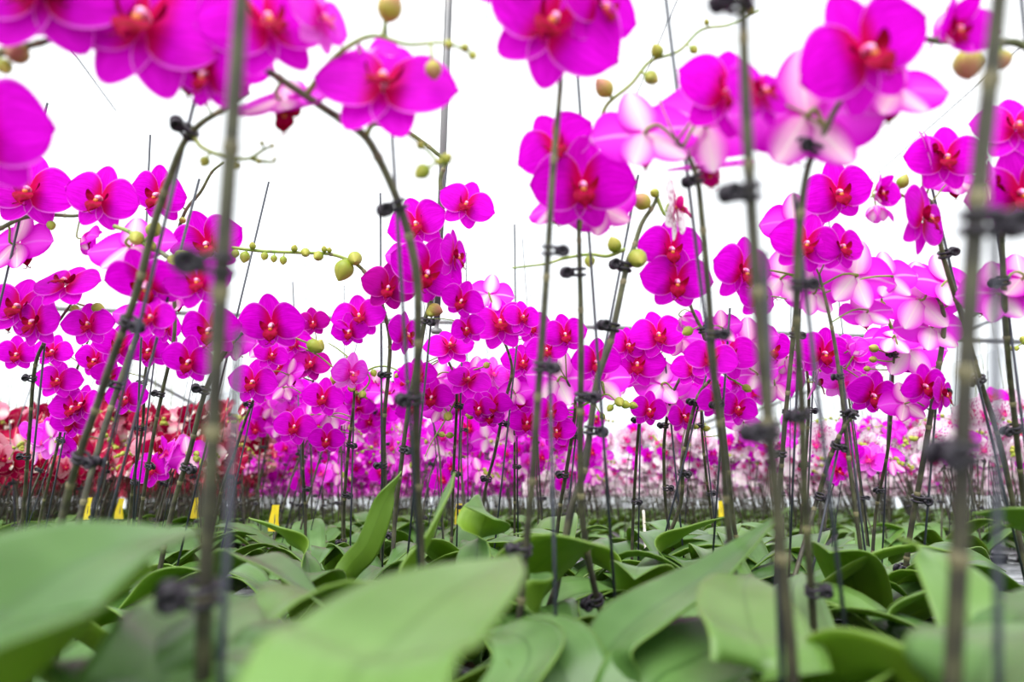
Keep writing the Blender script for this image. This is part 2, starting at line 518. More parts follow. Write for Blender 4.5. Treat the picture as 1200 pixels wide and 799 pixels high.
# ------------------------------------------------------------------ leaves
def leaf_geo(spine, width, roll=0.0, keel=0.16, nu=22, nv=8, thick=0.0017, sharp=0.55, upv=(0, 0, 1)):
    pts = catmull(spine, nu + 1)
    tan = np.gradient(pts, axis=0); tan /= np.linalg.norm(tan, axis=1)[:, None]
    V = []; U = []; Nn = []
    for i in range(nu + 1):
        u = i / nu
        side = np.cross(tan[i], upv); side /= np.linalg.norm(side) + 1e-9
        nor = np.cross(side, tan[i])
        r = roll if np.isscalar(roll) else np.interp(u, [0, 1], roll)
        s2 = side * math.cos(r) + nor * math.sin(r); n2 = np.cross(s2, tan[i])
        w = width / 2 * (0.30 + 0.70 * math.sin(PI * min(1.0, 0.10 + 0.88 * u ** 0.95)) ** 0.8) if u < 0.6 else width / 2 * (0.30 * (1 - ((u - .6) / .4) ** 1.5) + 0.70 * math.sin(PI * min(1.0, 0.10 + 0.88 * u ** 0.95)) ** 0.8) * (1 - ((u - .6) / .4) ** 3.2) ** (sharp + .1)
        w = max(w, 0.0005)
        for j in range(nv + 1):
            v = (j / nv - 0.5) * 2
            V.append(pts[i] + s2 * v * w * math.cos(keel * 1.2) + n2 * (abs(v) ** 1.3) * w * keel * 2 * (1 - 0.5 * u)); U.append((j / nv, u)); Nn.append(n2)
    V = np.array(V); Nn = np.array(Nn); Fc = []; Fb = []; m = (nv + 1)
    tot = len(V)
    for i in range(nu):
        for j in range(nv):
            a = i * m + j
            Fc.append((a, a + 1, a + m + 1, a + m))
            Fb.append((tot + a, tot + a + m, tot + a + m + 1, tot + a + 1))
    Fs = []
    for i in range(nu):
        for a, b in ((i * m, (i + 1) * m), ((i + 1) * m + nv, i * m + nv)):
            Fs.append((a, b, tot + b, tot + a))
    for j in range(nv):
        Fs.append((nu * m + j, nu * m + j + 1, tot + nu * m + j + 1, tot + nu * m + j))
    g = Geo()
    # does the first sheet face up?
    f = Fc[len(Fc) // 2]
    nn = np.cross(V[f[1]] - V[f[0]], V[f[2]] - V[f[0]])
    allV = np.vstack([V, V - Nn * thick]); allU = np.vstack([U, U])
    if np.dot(nn, Nn[f[0]]) < 0:
        Fc = [x[::-1] for x in Fc]; Fb = [x[::-1] for x in Fb]; Fs = [x[::-1] for x in Fs]
    g.add(allV, Fc + Fb + Fs, allU, [0] * len(Fc) + [1] * len(Fb) + [0] * len(Fs))
    return g


LEAFM = None


def rand_leaf_spine(rs, L, rise, droop):
    pts = []
    for k in range(5):
        t = k / 4
        r = L * t * (1 - 0.10 * t)
        z = rise * math.sin(min(t * 1.7, PI / 2)) - droop * max(0, t - 0.35) ** 2
        pts.append((r, 0, z))
    return pts


LEAVES = []
for k in range(8):
    rs = random.Random(100 + k)
    L = rs.uniform(0.16, 0.25); sp = rand_leaf_spine(rs, L, rs.uniform(0.055, 0.125), rs.uniform(0.02, 0.17))
    LEAVES.append(leaf_geo(sp, rs.uniform(0.055, 0.075), rs.uniform(-.25, .25), rs.uniform(.10, .22), 14, 6))
LEAFM = [g.mesh('leaf', [M['leaf'], M['leaf_under']]) for g in LEAVES]


def pot_geo():
    g = Geo()
    lathe(g, [(0.0005, 0.0), (0.040, 0.0), (0.052, 0.100), (0.0555, 0.101), (0.056, 0.112), (0.0535, 0.112), (0.0515, 0.098)], (0, 0, 1), (0, 0, 0), 20, 0)
    return g


def bark_geo():
    g = Geo(); rs = random.Random(5)
    lathe(g, [(0.0005, 0.100), (0.02, 0.101), (0.04, 0.099), (0.0512, 0.094)], (0, 0, 1), (0, 0, 0), 18, 0)
    for k in range(26):
        a = rs.uniform(0, 6.28); r = rs.uniform(0, 0.044)
        b = Geo(); box(b, (0, 0, 0), (rs.uniform(.008, .018), rs.uniform(.006, .012), rs.uniform(.004, .008)))
        g.addgeo(b, T((r * math.cos(a), r * math.sin(a), 0.102), Euler((rs.uniform(-.5, .5), rs.uniform(-.5, .5), rs.uniform(0, 6))).to_matrix()))
    return g


POTM = pot_geo().mesh('pot', [M['pot']])
BARKM = bark_geo().mesh('potting_bark', [M['bark']], False)
POT_Z = RIM - 0.112


# ------------------------------------------------------------------ scene objects
def link(name, mesh, parent=None, loc=None, rot=None, sc=None):
    o = bpy.data.objects.new(name, mesh); COL.objects.link(o)
    if parent is not None:
        o.parent = parent
    if loc is not None:
        o.location = loc
    if rot is not None:
        o.rotation_euler = Matrix(rot.tolist()).to_euler() if isinstance(rot, np.ndarray) else rot
    if sc is not None:
        o.scale = (sc, sc, sc) if np.isscalar(sc) else sc
    return o


def tag(o, label, cat, group=None, kind=None):
    o['label'] = label; o['category'] = cat
    if group: o['group'] = group
    if kind: o['kind'] = kind
    return o


def structure(name, mesh):
    o = link(name, mesh); o['kind'] = 'structure'; return o


BASES = []          # pot centres already taken


def look_rot(z, xhint):
    z = np.asarray(z, float); z /= np.linalg.norm(z)
    x = np.asarray(xhint, float); x = x - z * np.dot(x, z); x /= np.linalg.norm(x) + 1e-9
    return np.column_stack([x, np.cross(z, x), z])


def hand_plant(label, spikes, leaves=(), nleaf=4, seed=0, group=None, base=None, leafrot=None):
    rs = random.Random(seed * 31 + 5)
    # where the pot stands: below the lowest stem points
    bs = []
    for s in spikes:
        p0 = P(*s['path'][0], s['d'][0]); p1 = P(*s['path'][1], s['d'][0])
        k = (p0[2] - RIM) / max(0.02, (p1[2] - p0[2])); dirh = (p1 - p0)[:2]
        h = -dirh * k
        ln = np.linalg.norm(h)
        if ln > 0.035: h *= 0.035 / ln
        bs.append(p0[:2] + h)
    if base is None:
        b = np.mean(bs, axis=0)
        for _ in range(8):      # keep pots from standing in one another
            for q in BASES:
                dv = b - q; ln = np.linalg.norm(dv)
                if ln < 0.115: b = q + dv / (ln + 1e-9) * 0.116
    else:
        b = np.array(base, float)
    BASES.append(b)
    O = np.array([b[0], b[1], POT_Z])
    root = bpy.data.objects.new('orchid_plant', None); COL.objects.link(root); root.location = O; root.empty_display_size = 0.03
    tag(root, label, 'orchid', group)
    pot = link('pot', POTM, root); link('potting_bark', BARKM, root)
    crown = np.array([0, 0, 0.103])
    for s in spikes:
        d0, d1 = s['d']; pth = s['path']; n = len(pth)
        ys = np.array([q[1] for q in pth], float)
        ln = np.concatenate([[0], np.cumsum([math.hypot(pth[i + 1][0] - pth[i][0], pth[i + 1][1] - pth[i][1]) for i in range(n - 1)])]); ln /= ln[-1]
        dd = d0 + (d1 - d0) * ln
        W = np.array([P(q[0], q[1], dd[i]) for i, q in enumerate(pth)]) - O
        foot = crown + np.array([np.clip(W[0][0] * .25, -.02, .02), np.clip(W[0][1] * .25, -.02, .02), -0.005])
        if W[0][2] > foot[2] + 0.02:
            Wf = np.vstack([foot, W])
        else:
            Wf = np.vstack([foot, W[1:]])
        r = s.get('r', 0.0027)
        g = Geo(); sp = catmull(Wf, 10 * len(Wf))
        rad = np.interp(np.linspace(0, 1, len(sp)), [0, .6, 1], [r, r * .92, r * .55])
        gr = s.get('green', 2.0); kg = int(gr * len(sp))
        if kg < len(sp) - 2:
            tube(g, sp[:kg + 1], rad[:kg + 1], 10, 0); tube(g, sp[kg:], np.maximum(rad[kg:], r * .75), 10, 1)
        else:
            tube(g, sp, rad, 10, 0)
        # nodes with their dry bracts
        for t in np.arange(0.12, 1.0, 0.13):
            i = int(t * (len(sp) - 1)); tn = sp[min(i + 1, len(sp) - 1)] - sp[max(i - 1, 0)]; tn /= np.linalg.norm(tn)
            lathe(g, [(rad[i] * 0.98, -0.003), (rad[i] * 1.12, -0.001), (rad[i] * 1.25, 0.0005), (rad[i] * 1.0, 0.003)], tn, sp[i], 10, 2)
        pix = np.array([[q[0], q[1]] for q in pth], float)
        pcat = catmull(np.column_stack([pix, dd]), 12 * n)
        allb = [(pcat, sp)]
        for br in s.get('branch', []):
            q = [(x, y) for x, y in br]
            i = np.argmin(np.hypot(pcat[:, 0] - q[0][0], pcat[:, 1] - q[0][1])); db = pcat[i, 2]
            pb = catmull(np.array([(x, y, db - 0.004 * k) for k, (x, y) in enumerate(q)]), 10 * len(q))
            wb = np.array([P(*a) for a in pb]) - O
            tube(g, wb, np.linspace(r * .62, r * .3, len(wb)), 8, 1)
            allb.append((pb, wb))

        def nearest(x, y):
            best = None
            for pc, _ in allb:
                k0 = 0 if pc is not pcat else int(len(pc) * 0.25)
                dist = np.hypot(pc[k0:, 0] - x, pc[k0:, 1] - y); i = np.argmin(dist) + k0
                if best is None or dist.min() < best[0]: best = (dist.min(), pc[i])
            return best[1]
        objs = []
        for fl in s.get('flowers', []):
            x, y, w = fl[:3]; yaw = fl[3] if len(fl) > 3 else 0; pi_ = fl[4] if len(fl) > 4 else 8; ro = fl[5] if len(fl) > 5 else 0
            var = fl[6] if len(fl) > 6 else 'mag'; op = fl[7] if len(fl) > 7 else 'open'
            a = nearest(x, y); back = abs(yaw) > 95
            dpt = a[2] + (0.012 if back else -0.022) + rs.uniform(-.006, .006)
            c = P(x, y, dpt) - O
            sc = np.clip(w * dpt / (F * 0.088), 0.55, 1.35)
            ro_ = R3(math.radians(yaw + rs.uniform(-4, 4)), math.radians(pi_ + 6 + rs.uniform(-20, 14)), math.radians(ro + rs.uniform(-10, 10)))
            lod = 0 if dpt < 1.3 else 1
            m1, m2, m3 = flower_meshes(var, rs.randrange(5), op, lod)
            fo = link('flower', m1, root, c, ro_, sc)
            if op == 'open' or op == 'half':
                link('lip', m2, fo, (0, 0, 0), None, 1.22); link('column', m3, fo)
            an = P(*a) - O
            bk = c + ro_ @ np.array([0, 0.012, -0.002]) * sc; bk2 = c + ro_ @ np.array([0, 0.001, 0]) * sc
            mid = bk * 0.6 + an * 0.4 + np.array([0, 0, 0.006])
            tube(g, catmull([an, mid, bk, bk2], 10), np.linspace(0.0012, 0.0017, 10) * min(sc, 1), 7, 1)
        for bd in s.get('buds', []):
            x, y, w = bd[:3]; kind = 'bud_ripe' if w * 1.0 > 19 else 'bud'
            if len(bd) > 3: kind = bd[3]
            a = nearest(x, y); c = P(x, y, a[2] - 0.004) - O; an = P(*a) - O
            size = w * a[2] / F * 1.12
            v = c - an
            if np.linalg.norm(v) < size * .5: v = np.array([rs.uniform(-.3, .3), -0.6, -0.5])
            v = v / np.linalg.norm(v); rot = look_rot(v, (rs.uniform(-1, 1), rs.uniform(-1, 1), .3))
            st = c - v * size * .55
            link('bud', BUD[(kind, 0)], root, st, rot, size)
            tube(g, catmull([an, (an + st) / 2 + np.array([0, 0, -.001]), st + v * size * .1], 6), np.clip(size * .09, .0006, .0013), 6, 1)
        link('flower_stem', g.mesh('flower_stem', [M['stem'], M['pedicel'], M['node']]), root)
        # stake: a straight thin rod from the pot along the lower stem
        i1 = int(len(sp) * s.get('stk', 0.55)); q = sp[i1] + np.array([0.006, 0.003, 0])
        f = foot + np.array([0.008, 0.004, -0.06])
        if 'stake' in s:
            tp = P(*s['stake'], s.get('sd', dd[-1])) - O
        else:
            tp = f + (q - f) * s.get('ext', 1.25)
        gs = Geo(); tube(gs, np.array([f, tp]), s.get('sr', 0.0014), 8, 0)
        link('support_stake', gs.mesh('support_stake', [M['stake']]), root)
        clips = s.get('clips')
        if clips is None:
            clips = [tuple(pcat[int(len(pcat) * t), :2]) for t in (0.12, 0.36)]
        for cl in clips:
            dist = np.hypot(pcat[:, 0] - cl[0], pcat[:, 1] - cl[1]); i = np.argmin(dist)
            pc = P(*pcat[i]) - O; j = min(i + 1, len(pcat) - 1); tn = (P(*pcat[j]) - P(*pcat[j - 1]))
            sx = cl[2] if len(cl) > 2 else (1 if rs.random() < 0.5 else -1)
            rot = look_rot(tn, (sx, -0.45 + rs.uniform(-.3, .3), 0))
            link('stem_clip', CLIP, root, pc, rot, s.get('cs', 1.0) * r / 0.0027)
    for hl in leaves:
        pts = np.array([P(*a) for a in hl['pts']]) - O
        if hl.get('root', True):
            pts = np.vstack([crown, pts])
        g = leaf_geo(pts, hl['w'], hl.get('roll', 0.0), hl.get('keel', 0.14), 26, 10)
        link('leaf', g.mesh('leaf', [M['leaf'], M['leaf_under']]), root)
    a0 = rs.uniform(0, 6.28) if leafrot is None else leafrot
    for k in range(nleaf):
        o = link('leaf', LEAFM[rs.randrange(8)], root, crown + np.array([0, 0, 0.004 * k]), (0, 0, a0 + k * 2.4 + rs.uniform(-.3, .3)), rs.uniform(0.85, 1.1))
    return root


# ------------------------------------------------------------------ the plants one can tell apart
H = hand_plant
B = 172        # yaw of a flower seen from behind

# -- very close, out of focus stems in front of the lens
H('orchid whose wide blurred upright stem crosses in front of the long leaning stems', [
    dict(path=[(236, 840), (240, 700), (250, 500), (258, 350), (270, 180), (283, 0), (290, -80), (292, -170)], d=(.275, .25), r=.0034,
         flowers=[(300, -190, 260, 10), (215, -230, 240, -15)], clips=[(240, 690, -1), (258, 312, -1)], ext=.9)],
  leaves=[dict(pts=[(330, 790, .30), (400, 745, .36), (470, 730, .42)], w=.060, roll=-.1),
          dict(pts=[(180, 800, .27), (120, 770, .31), (100, 830, .34)], w=.065, roll=.2)], nleaf=0, seed=1)
H('orchid with the thickest blurred stem, a bulky dark clip beside the overlapping flowers', [
    dict(path=[(1116, 850), (1124, 650), (1132, 430), (1145, 240), (1160, 100), (1173, -20), (1178, -90), (1170, -170)], d=(.245, .23), r=.0033,
         flowers=[(1150, -210, 280, 0), (1250, -180, 260, 20)], clips=[(1146, 262, 1), (1122, 535, -1)], ext=.95)],
  leaves=[dict(pts=[(1150, 790, .25), (1210, 740, .30), (1290, 730, .35)], w=.06, roll=.2)], nleaf=0, seed=2)
H('orchid with a straight blurred stem leaning back past the big pink-backed flowers', [
    dict(path=[(930, 850), (916, 650), (900, 490), (888, 350), (878, 200), (872, 60), (868, -60), (850, -150)], d=(.32, .29), r=.0029,
         flowers=[(840, -170, 240, 10), (920, -150, 220, -10)], clips=[(902, 500, -1), (881, 222, -1), (872, 6, -1)], ext=1.0)],
  leaves=[dict(pts=[(900, 790, .34), (880, 735, .38), (872, 690, .44), (880, 672, .50)], w=.062, roll=-.2),
          dict(pts=[(975, 830, .34), (1060, 775, .40), (1150, 762, .46)], w=.060, roll=.35)], nleaf=0, seed=3)

# -- the leaning spike whose open flowers fill the upper corner
H('orchid whose arching dark branch carries large blurred magenta flowers and a ripe bud above', [
    dict(path=[(494, 660), (489, 560), (488, 470), (490, 400), (489, 330), (480, 280), (466, 235), (446, 190), (428, 160), (405, 143),
               (380, 127), (340, 100), (300, 75), (262, 58), (225, 45), (188, 30)], d=(.54, .42), r=.0031,
         branch=[[(360, 110), (385, 75), (412, 52), (440, 42), (478, 52), (520, 50), (548, 60)],
                 [(428, 162), (437, 146), (455, 148), (475, 155), (495, 170), (515, 192)]],
         flowers=[(450, 100, 164, 2, -8, 0), (330, 122, 118, B, 20, 10), (312, 28, 150, 28, 5, -18), (172, 26, 195, 4, 8, 4),
                  (222, 78, 118, 190, 10, 0), (243, 88, 88, -20, 12, 20), (85, -22, 190, 20, 0, 10), (430, 72, 70, 150, 0, 0, 'pink', 'half'), (375, 22, 90, 60, 0, 0, 'pink')],
         buds=[(457, 8, 30, 'bud_ripe'), (508, 82, 20), (526, 52, 11), (545, 56, 11), (554, 65, 11), (495, 201, 18), (523, 186, 14), (493, 170, 11), (515, 190, 9)],
         clips=[(463, 243, -1), (490, 467, -1)], stake=(451, 22), sd=.50)],
  leaves=[dict(pts=[(470, 700, .56), (500, 640, .58), (520, 590, .60), (532, 553, .62)], w=.036, roll=.6)], nleaf=3, seed=4)
H('orchid with a long leaning dark stem and a forked twig of tiny yellow buds', [
    dict(path=[(72, 612), (94, 530), (112, 480), (132, 420), (150, 372), (165, 325), (180, 265), (200, 205), (215, 168), (235, 145), (262, 128), (292, 108)], d=(.56, .48), r=.0030,
         branch=[[(225, 155), (236, 172), (262, 183), (290, 186), (308, 176), (320, 170)], [(296, 186), (308, 189), (322, 190)]],
         flowers=[(268, 72, 105, 12, 5, 10), (205, 60, 100, 180, 0, 0)], buds=[(240, 189, 12), (278, 194, 9), (307, 168, 6), (319, 171, 6), (303, 189, 7), (322, 186, 5)],
         clips=[(222, 155, -1), (150, 376, 1), (100, 535, 1)], ext=1.35)], nleaf=2, seed=5)
H('orchid with a leaning stem ending in a spray of round green buds over pale-backed flowers', [
    dict(path=[(92, 614), (120, 510), (140, 450), (160, 395), (182, 345), (202, 312), (192, 298), (172, 288), (152, 272), (134, 265)], d=(.66, .74), r=.0030, green=.80,
         branch=[[(200, 312), (212, 318), (222, 325)]],
         flowers=[(155, 292, 100, B, 8, 10), (172, 332, 92, 5, 45, 0), (232, 330, 75, 10, 10, -10), (178, 372, 52, 0, 15, 0)],
         buds=[(160, 279, 17), (176, 288, 13), (180, 269, 17), (203, 305, 14), (213, 300, 17), (204, 312, 14), (215, 311, 10)],
         clips=[(140, 450, -1), (112, 540, 1)])], nleaf=2, seed=6)
H('orchid whose arch of three wide flat magenta flowers reaches in from beyond the frame', [
    dict(path=[(-95, 640), (-90, 450), (-75, 340), (-40, 290), (0, 268), (28, 255), (60, 252), (85, 253), (108, 252), (138, 264)], d=(.92, .84), r=.0028,
         flowers=[(34, 224, 98, 18, 12, 12), (118, 234, 86, 0, 12, 6), (22, 288, 86, B, 8, 0), (98, 280, 52, 120, 0, 0, 'mag', 'half'), (-10, 215, 80, 10, 10, 0), (6, 215, 60, 160)],
         buds=[(60, 264, 10)])], nleaf=4, seed=7)
H('orchid reaching in from outside with two big blurred flowers and a blurred twig', [
    dict(path=[(-105, 720), (-95, 450), (-80, 250), (-50, 120), (-25, 78), (0, 62), (40, 52), (62, 46)], d=(.46, .40), r=.0030,
         flowers=[(48, -20, 200, 10, 0, 0), (-30, 152, 180, 8, 30, 0)], buds=[(20, 62, 26), (5, 78, 18)], clips=[(-14, 80, 1)])], nleaf=2, seed=8)

# -- sharp plants of the same rows
H('orchid with stacked wide magenta flowers and yellow buds beside a clipped bare stem', [
    dict(path=[(27, 602), (35, 500), (41, 430), (54, 398), (72, 372), (85, 354)], d=(1.02, .92), r=.0026,
         flowers=[(78, 333, 80, 0, -20, 0), (22, 360, 78, 12, 10, 12), (42, 378, 72, -14, 14, -6), (104, 380, 56, 10, 10, 0), (4, 372, 60, 160)],
         buds=[(12, 343, 17), (9, 352, 13), (88, 362, 10), (115, 361, 13)], clips=[(38, 443, -1), (27, 533, -1)])], nleaf=5, seed=9)
H('orchid with a tight column of small magenta flowers low down before the crimson ones', [
    dict(path=[(48, 602), (68, 520), (80, 462), (95, 420), (105, 395)], d=(1.22, 1.15), r=.0025,
         flowers=[(68, 446, 50, 20, 10, 0), (86, 478, 56, 5, 14, 0), (97, 474, 50, -10, 8, 0), (84, 494, 50, 0, 20, 0), (112, 422, 50, 0, 10, 0), (62, 412, 44, 10), (20, 415, 46, 20, 10)],
         clips=[(80, 450, 1), (69, 515, 1)])], nleaf=5, seed=10)
H('orchid with mid-sized magenta flowers crowded behind a pair of thick leaning stems', [
    dict(path=[(152, 602), (157, 560), (167, 500), (170, 440), (176, 415), (184, 390)], d=(1.2, 1.12), r=.0026,
         flowers=[(175, 410, 52, 0, 10, 0), (148, 466, 50, 0, 14, 0), (140, 405, 56, 20, 10, 0), (196, 385, 46, -20, 10, 0), (128, 440, 40, 40), (160, 375, 50, -160)],
         clips=[(168, 447, -1), (165, 502, -1), (157, 565, 1)])], nleaf=5, seed=11)
H('orchid with a dark forked twig top, thin stake and single tall magenta flower facing out', [
    dict(path=[(165, 602), (178, 520), (190, 460), (204, 395), (204, 335), (206, 285), (217, 248), (235, 225), (248, 202), (262, 190)], d=(1.0, .92), r=.0026,
         flowers=[(243, 286, 84, 12, 10, -14), (186, 229, 76, -12, 10, 20), (228, 318, 70, 10, 20, 0), (205, 352, 50, B)], buds=[(214, 258, 8)],
         clips=[(176, 545, 1), (190, 462, -1)], stake=(176, 158), sd=1.0)], nleaf=5, seed=12)
H('orchid with the widest sharp flat magenta flower, red-eyed, beside the near blurred stem', [
    dict(path=[(200, 605), (222, 530), (240, 460), (262, 415), (282, 392), (305, 378)], d=(.92, .90), r=.0034,
         flowers=[(319, 381, 80, 2, 12, 2), (247, 386, 76, -8, 12, -4), (222, 423, 62, 0, 14, 4), (276, 402, 60, 160, 0, 0)],
         buds=[(368, 405, 16), (270, 400, 10)], clips=[(235, 456, -1), (219, 545, 1)], stake=(315, 213), sd=1.0)], nleaf=5, seed=13)
H('orchid with one drooping magenta flower, lone clip near the tip of its thin stem', [
    dict(path=[(255, 592), (275, 530), (290, 485), (300, 462), (306, 440)], d=(1.18, 1.12), r=.0025,
         flowers=[(297, 448, 58, 0, 10, 0), (318, 416, 40, 30, 0, 0), (312, 400, 60, B), (340, 440, 44, 150)], clips=[(291, 474, -1)])], nleaf=5, seed=14)
H('orchid with a dark magenta flower under yellow buds on a thin clipped stem', [
    dict(path=[(358, 602), (355, 540), (356, 480), (364, 455), (374, 428)], d=(1.36, 1.25), r=.0026,
         flowers=[(364, 426, 46, 10, 5, 0, 'deep'), (367, 378, 38, 10, 0, 0, 'deep'), (345, 402, 44, -10), (334, 455, 44, 170), (326, 430, 46, 15)],
         buds=[(366, 405, 17), (350, 440, 8)], clips=[(355, 508, 1), (358, 572, 1)], stake=(343, 330), sd=1.5)], nleaf=5, seed=15)
H('orchid with a knobbly branch of green buds above pink-backed flowers', [
    dict(path=[(404, 660), (403, 600), (407, 540), (412, 495), (415, 465), (414, 440)], d=(1.12, 1.05), r=.0027,
         branch=[[(412, 450), (392, 432), (372, 416), (350, 405)], [(415, 462), (425, 458), (432, 440), (400, 412), (385, 402)], [(414, 445), (440, 430), (462, 432), (478, 445)]],
         flowers=[(379, 466, 50, 0, 12, 0), (388, 487, 46, B, 0, 0, 'pink'), (411, 437, 52, 50, 0, 0, 'pink'), (345, 500, 50, 10, 0, 0), (383, 515, 42, 0), (362, 488, 48, 160)],
         buds=[(373, 406, 15, 'bud'), (398, 437, 12), (392, 444, 11), (400, 425, 9), (412, 455, 9), (425, 462, 9), (416, 423, 8), (438, 437, 8), (465, 440, 6), (478, 447, 6)],
         clips=[(412, 521, 1), (404, 577, 1), (400, 635, -1)])], nleaf=4, seed=16)
H('orchid whose tip is a long level branch strung with green buds over white sky', [
    dict(path=[(447, 660), (450, 600), (450, 500), (455, 440), (457, 402), (452, 372), (443, 345), (430, 322), (415, 308), (388, 298), (350, 296), (305, 294), (272, 290)], d=(.98, .90), r=.0028, green=.66,
         flowers=[(455, 337, 64, 6, 30, 10, 'deep'), (421, 371, 62, 6, 6, -20), (410, 388, 46, -10, 20), (474, 392, 60, 65, 0, 0)],
         buds=[(403, 316, 23, 'bud'), (416, 303, 17), (373, 300, 12), (358, 296, 11), (345, 291, 8), (332, 305, 9), (321, 303, 8), (310, 300, 9), (296, 288, 8), (380, 292, 7), (287, 301, 12), (276, 297, 9), (386, 293, 6)],
         clips=[(452, 437, -1), (447, 545, -1), (449, 625, 1)])], nleaf=5, seed=17)
H('orchid standing tall beside the hanging pipe, flowers stacked, buds at its curved tip', [
    dict(path=[(462, 620), (470, 545), (480, 470), (492, 410), (498, 375), (506, 345), (512, 285), (519, 242), (516, 212), (521, 190), (510, 178), (495, 166), (475, 153), (450, 147), (436, 145)], d=(.92, .86), r=.0030,
         flowers=[(546, 240, 66, 4, 8, 30), (489, 263, 74, -10, 12, -18), (500, 319, 88, 14, 16, 12), (541, 352, 52, -6, 10, 20), (532, 300, 66, 72, 0, 0), (474, 300, 50, 160), (548, 385, 40, -20)],
         buds=[(510, 363, 16, 'bud_ripe'), (505, 366, 12)], clips=[(504, 377, 1), (478, 528, 1)], stake=(524, 190), sd=.92)], nleaf=4, seed=18)
H('orchid with wide lilac-edged flowers tilted sideways on a thin stem among green bud sprigs', [
    dict(path=[(530, 602), (532, 540), (535, 480), (534, 445), (526, 425), (520, 415)], d=(1.14, 1.05), r=.0025,
         branch=[[(535, 450), (550, 436), (566, 430), (575, 425)], [(534, 470), (520, 495), (505, 520), (498, 535)]],
         flowers=[(527, 406, 60, 8, -20, 0), (549, 446, 54, 4, -14, 22), (512, 445, 55, B, 0, 0, 'pink'), (506, 465, 52, -6, 8, 0), (490, 440, 46, 10), (516, 480, 44, 170)],
         buds=[(525, 488, 11), (527, 510, 8), (518, 509, 7), (500, 432, 8), (478, 433, 7), (570, 428, 8)],
         clips=[(536, 475, 1), (531, 555, 1)])], nleaf=4, seed=19)
H('orchid with a single broad nodding flower and a pale pink one behind its head', [
    dict(path=[(566, 592), (580, 530), (592, 470), (600, 435), (594, 408), (585, 393)], d=(1.08, 1.0), r=.0026,
         flowers=[(586, 379, 74, 4, -14, 0), (574, 346, 56, B, 0, 0, 'pink'), (578, 474, 44, 0), (573, 488, 36, 10), (562, 478, 40, -20), (612, 372, 46, 20), (604, 462, 44, B)],
         buds=[(551, 487, 9)], clips=[(590, 497, 1), (570, 560, -1)])], nleaf=4, seed=20)
H('orchid with a slim upright stem, its plain stake standing far above the flowers', [
    dict(path=[(603, 605), (603, 520), (602, 450), (601, 410), (606, 385)], d=(1.22, 1.15), r=.0023,
         flowers=[(622, 382, 46, 10), (612, 425, 50, 10), (610, 465, 54, 4), (618, 495, 48, -10), (596, 500, 44, B), (632, 405, 44, 160)],
         clips=[(602, 423, 1), (603, 485, 1), (603, 545, 1)], stake=(603, 263), sd=1.25)], nleaf=4, seed=21)

# -- the tall near stems across the middle
H('orchid with the tallest straight near stem, its huge magenta flower cut by the upper border', [
    dict(path=[(606, 810), (611, 700), (624, 560), (630, 470), (640, 330), (648, 200), (657, 95), (655, 55)], d=(.50, .45), r=.0028,
         flowers=[(648, 26, 168, 6, 12, 26), (704, 10, 110, 40, 0, 0), (610, -30, 130, 0, 20, 0)], clips=[(643, 297, 1), (637, 430, 1), (618, 640, -1)], ext=1.0)],
  leaves=[dict(pts=[(560, 880, .36), (620, 775, .42), (600, 742, .46), (540, 750, .50)], w=.05, roll=.3),
          dict(pts=[(618, 740, .52), (634, 700, .54), (622, 672, .56)], w=.055, roll=1.1)], nleaf=1, seed=22)
H('orchid with a slightly bowed near stem under a red-eyed flower, long bud spray above it', [
    dict(path=[(712, 745), (697, 690), (684, 620), (680, 540), (681, 400), (679, 300), (678, 252)], d=(.62, .58), r=.0032,
         branch=[[(679, 268), (690, 200), (704, 145), (712, 122), (740, 98), (762, 72), (795, 60), (822, 35), (855, 29), (890, 12)]],
         flowers=[(682, 218, 122, 4, 10, 0), (652, 172, 96, -14, 20, -30), (706, 246, 86, B, 0, 20, 'mag'), (650, 245, 70, 150)],
         buds=[(708, 103, 21, 'bud_ripe'), (770, 60, 15), (763, 91, 16), (813, 58, 10), (828, 26, 7), (880, 12, 9)],
         clips=[(678, 320, -1), (682, 462, 1), (700, 704, -1)], stake=(677, 90), sd=.62)], nleaf=2, seed=23)
H('orchid topped by one white flower blotched with purple, round green buds on its side twig', [
    dict(path=[(650, 692), (668, 600), (685, 550), (692, 500), (700, 445), (715, 402), (722, 370), (735, 310), (742, 292), (752, 262), (765, 242), (771, 228)], d=(.66, .70), r=.0034,
         branch=[[(732, 292), (712, 300), (690, 298), (660, 303), (640, 309), (600, 314)], [(770, 232), (780, 252), (790, 240)]],
         flowers=[(792, 244, 84, 62, 0, 10, 'spot')],
         buds=[(720, 287, 17), (747, 303, 23, 'bud'), (691, 306, 13), (752, 236, 20, 'bud_ripe'), (767, 226, 11)],
         clips=[(730, 311, -1), (713, 382, -1), (690, 505, 1), (664, 650, 1)], stake=(748, 205), sd=.74)], nleaf=3, seed=24)
H('orchid seen from behind, two pale pink-white flower backs on yellow stalks over a near stem', [
    dict(path=[(872, 810), (862, 700), (852, 600), (846, 520), (838, 450), (830, 340), (822, 250), (817, 210), (806, 182), (793, 165)], d=(.56, .48), r=.0026,
         flowers=[(755, 160, 130, B + 8, -4, 4, 'pink'), (828, 150, 135, B - 14, -4, -20, 'pink'), (850, 110, 120, 12, 0, 20), (832, 196, 100, B, 40, 0, 'pink')],
         buds=[(762, 92, 10)], clips=[(819, 208, -1), (838, 392, 1), (860, 640, 1)], stake=(778, -20), sd=.52)], nleaf=1, seed=25,
  leaves=[dict(pts=[(890, 800, .52), (860, 742, .55), (830, 708, .62)], w=.075, roll=-.2)])
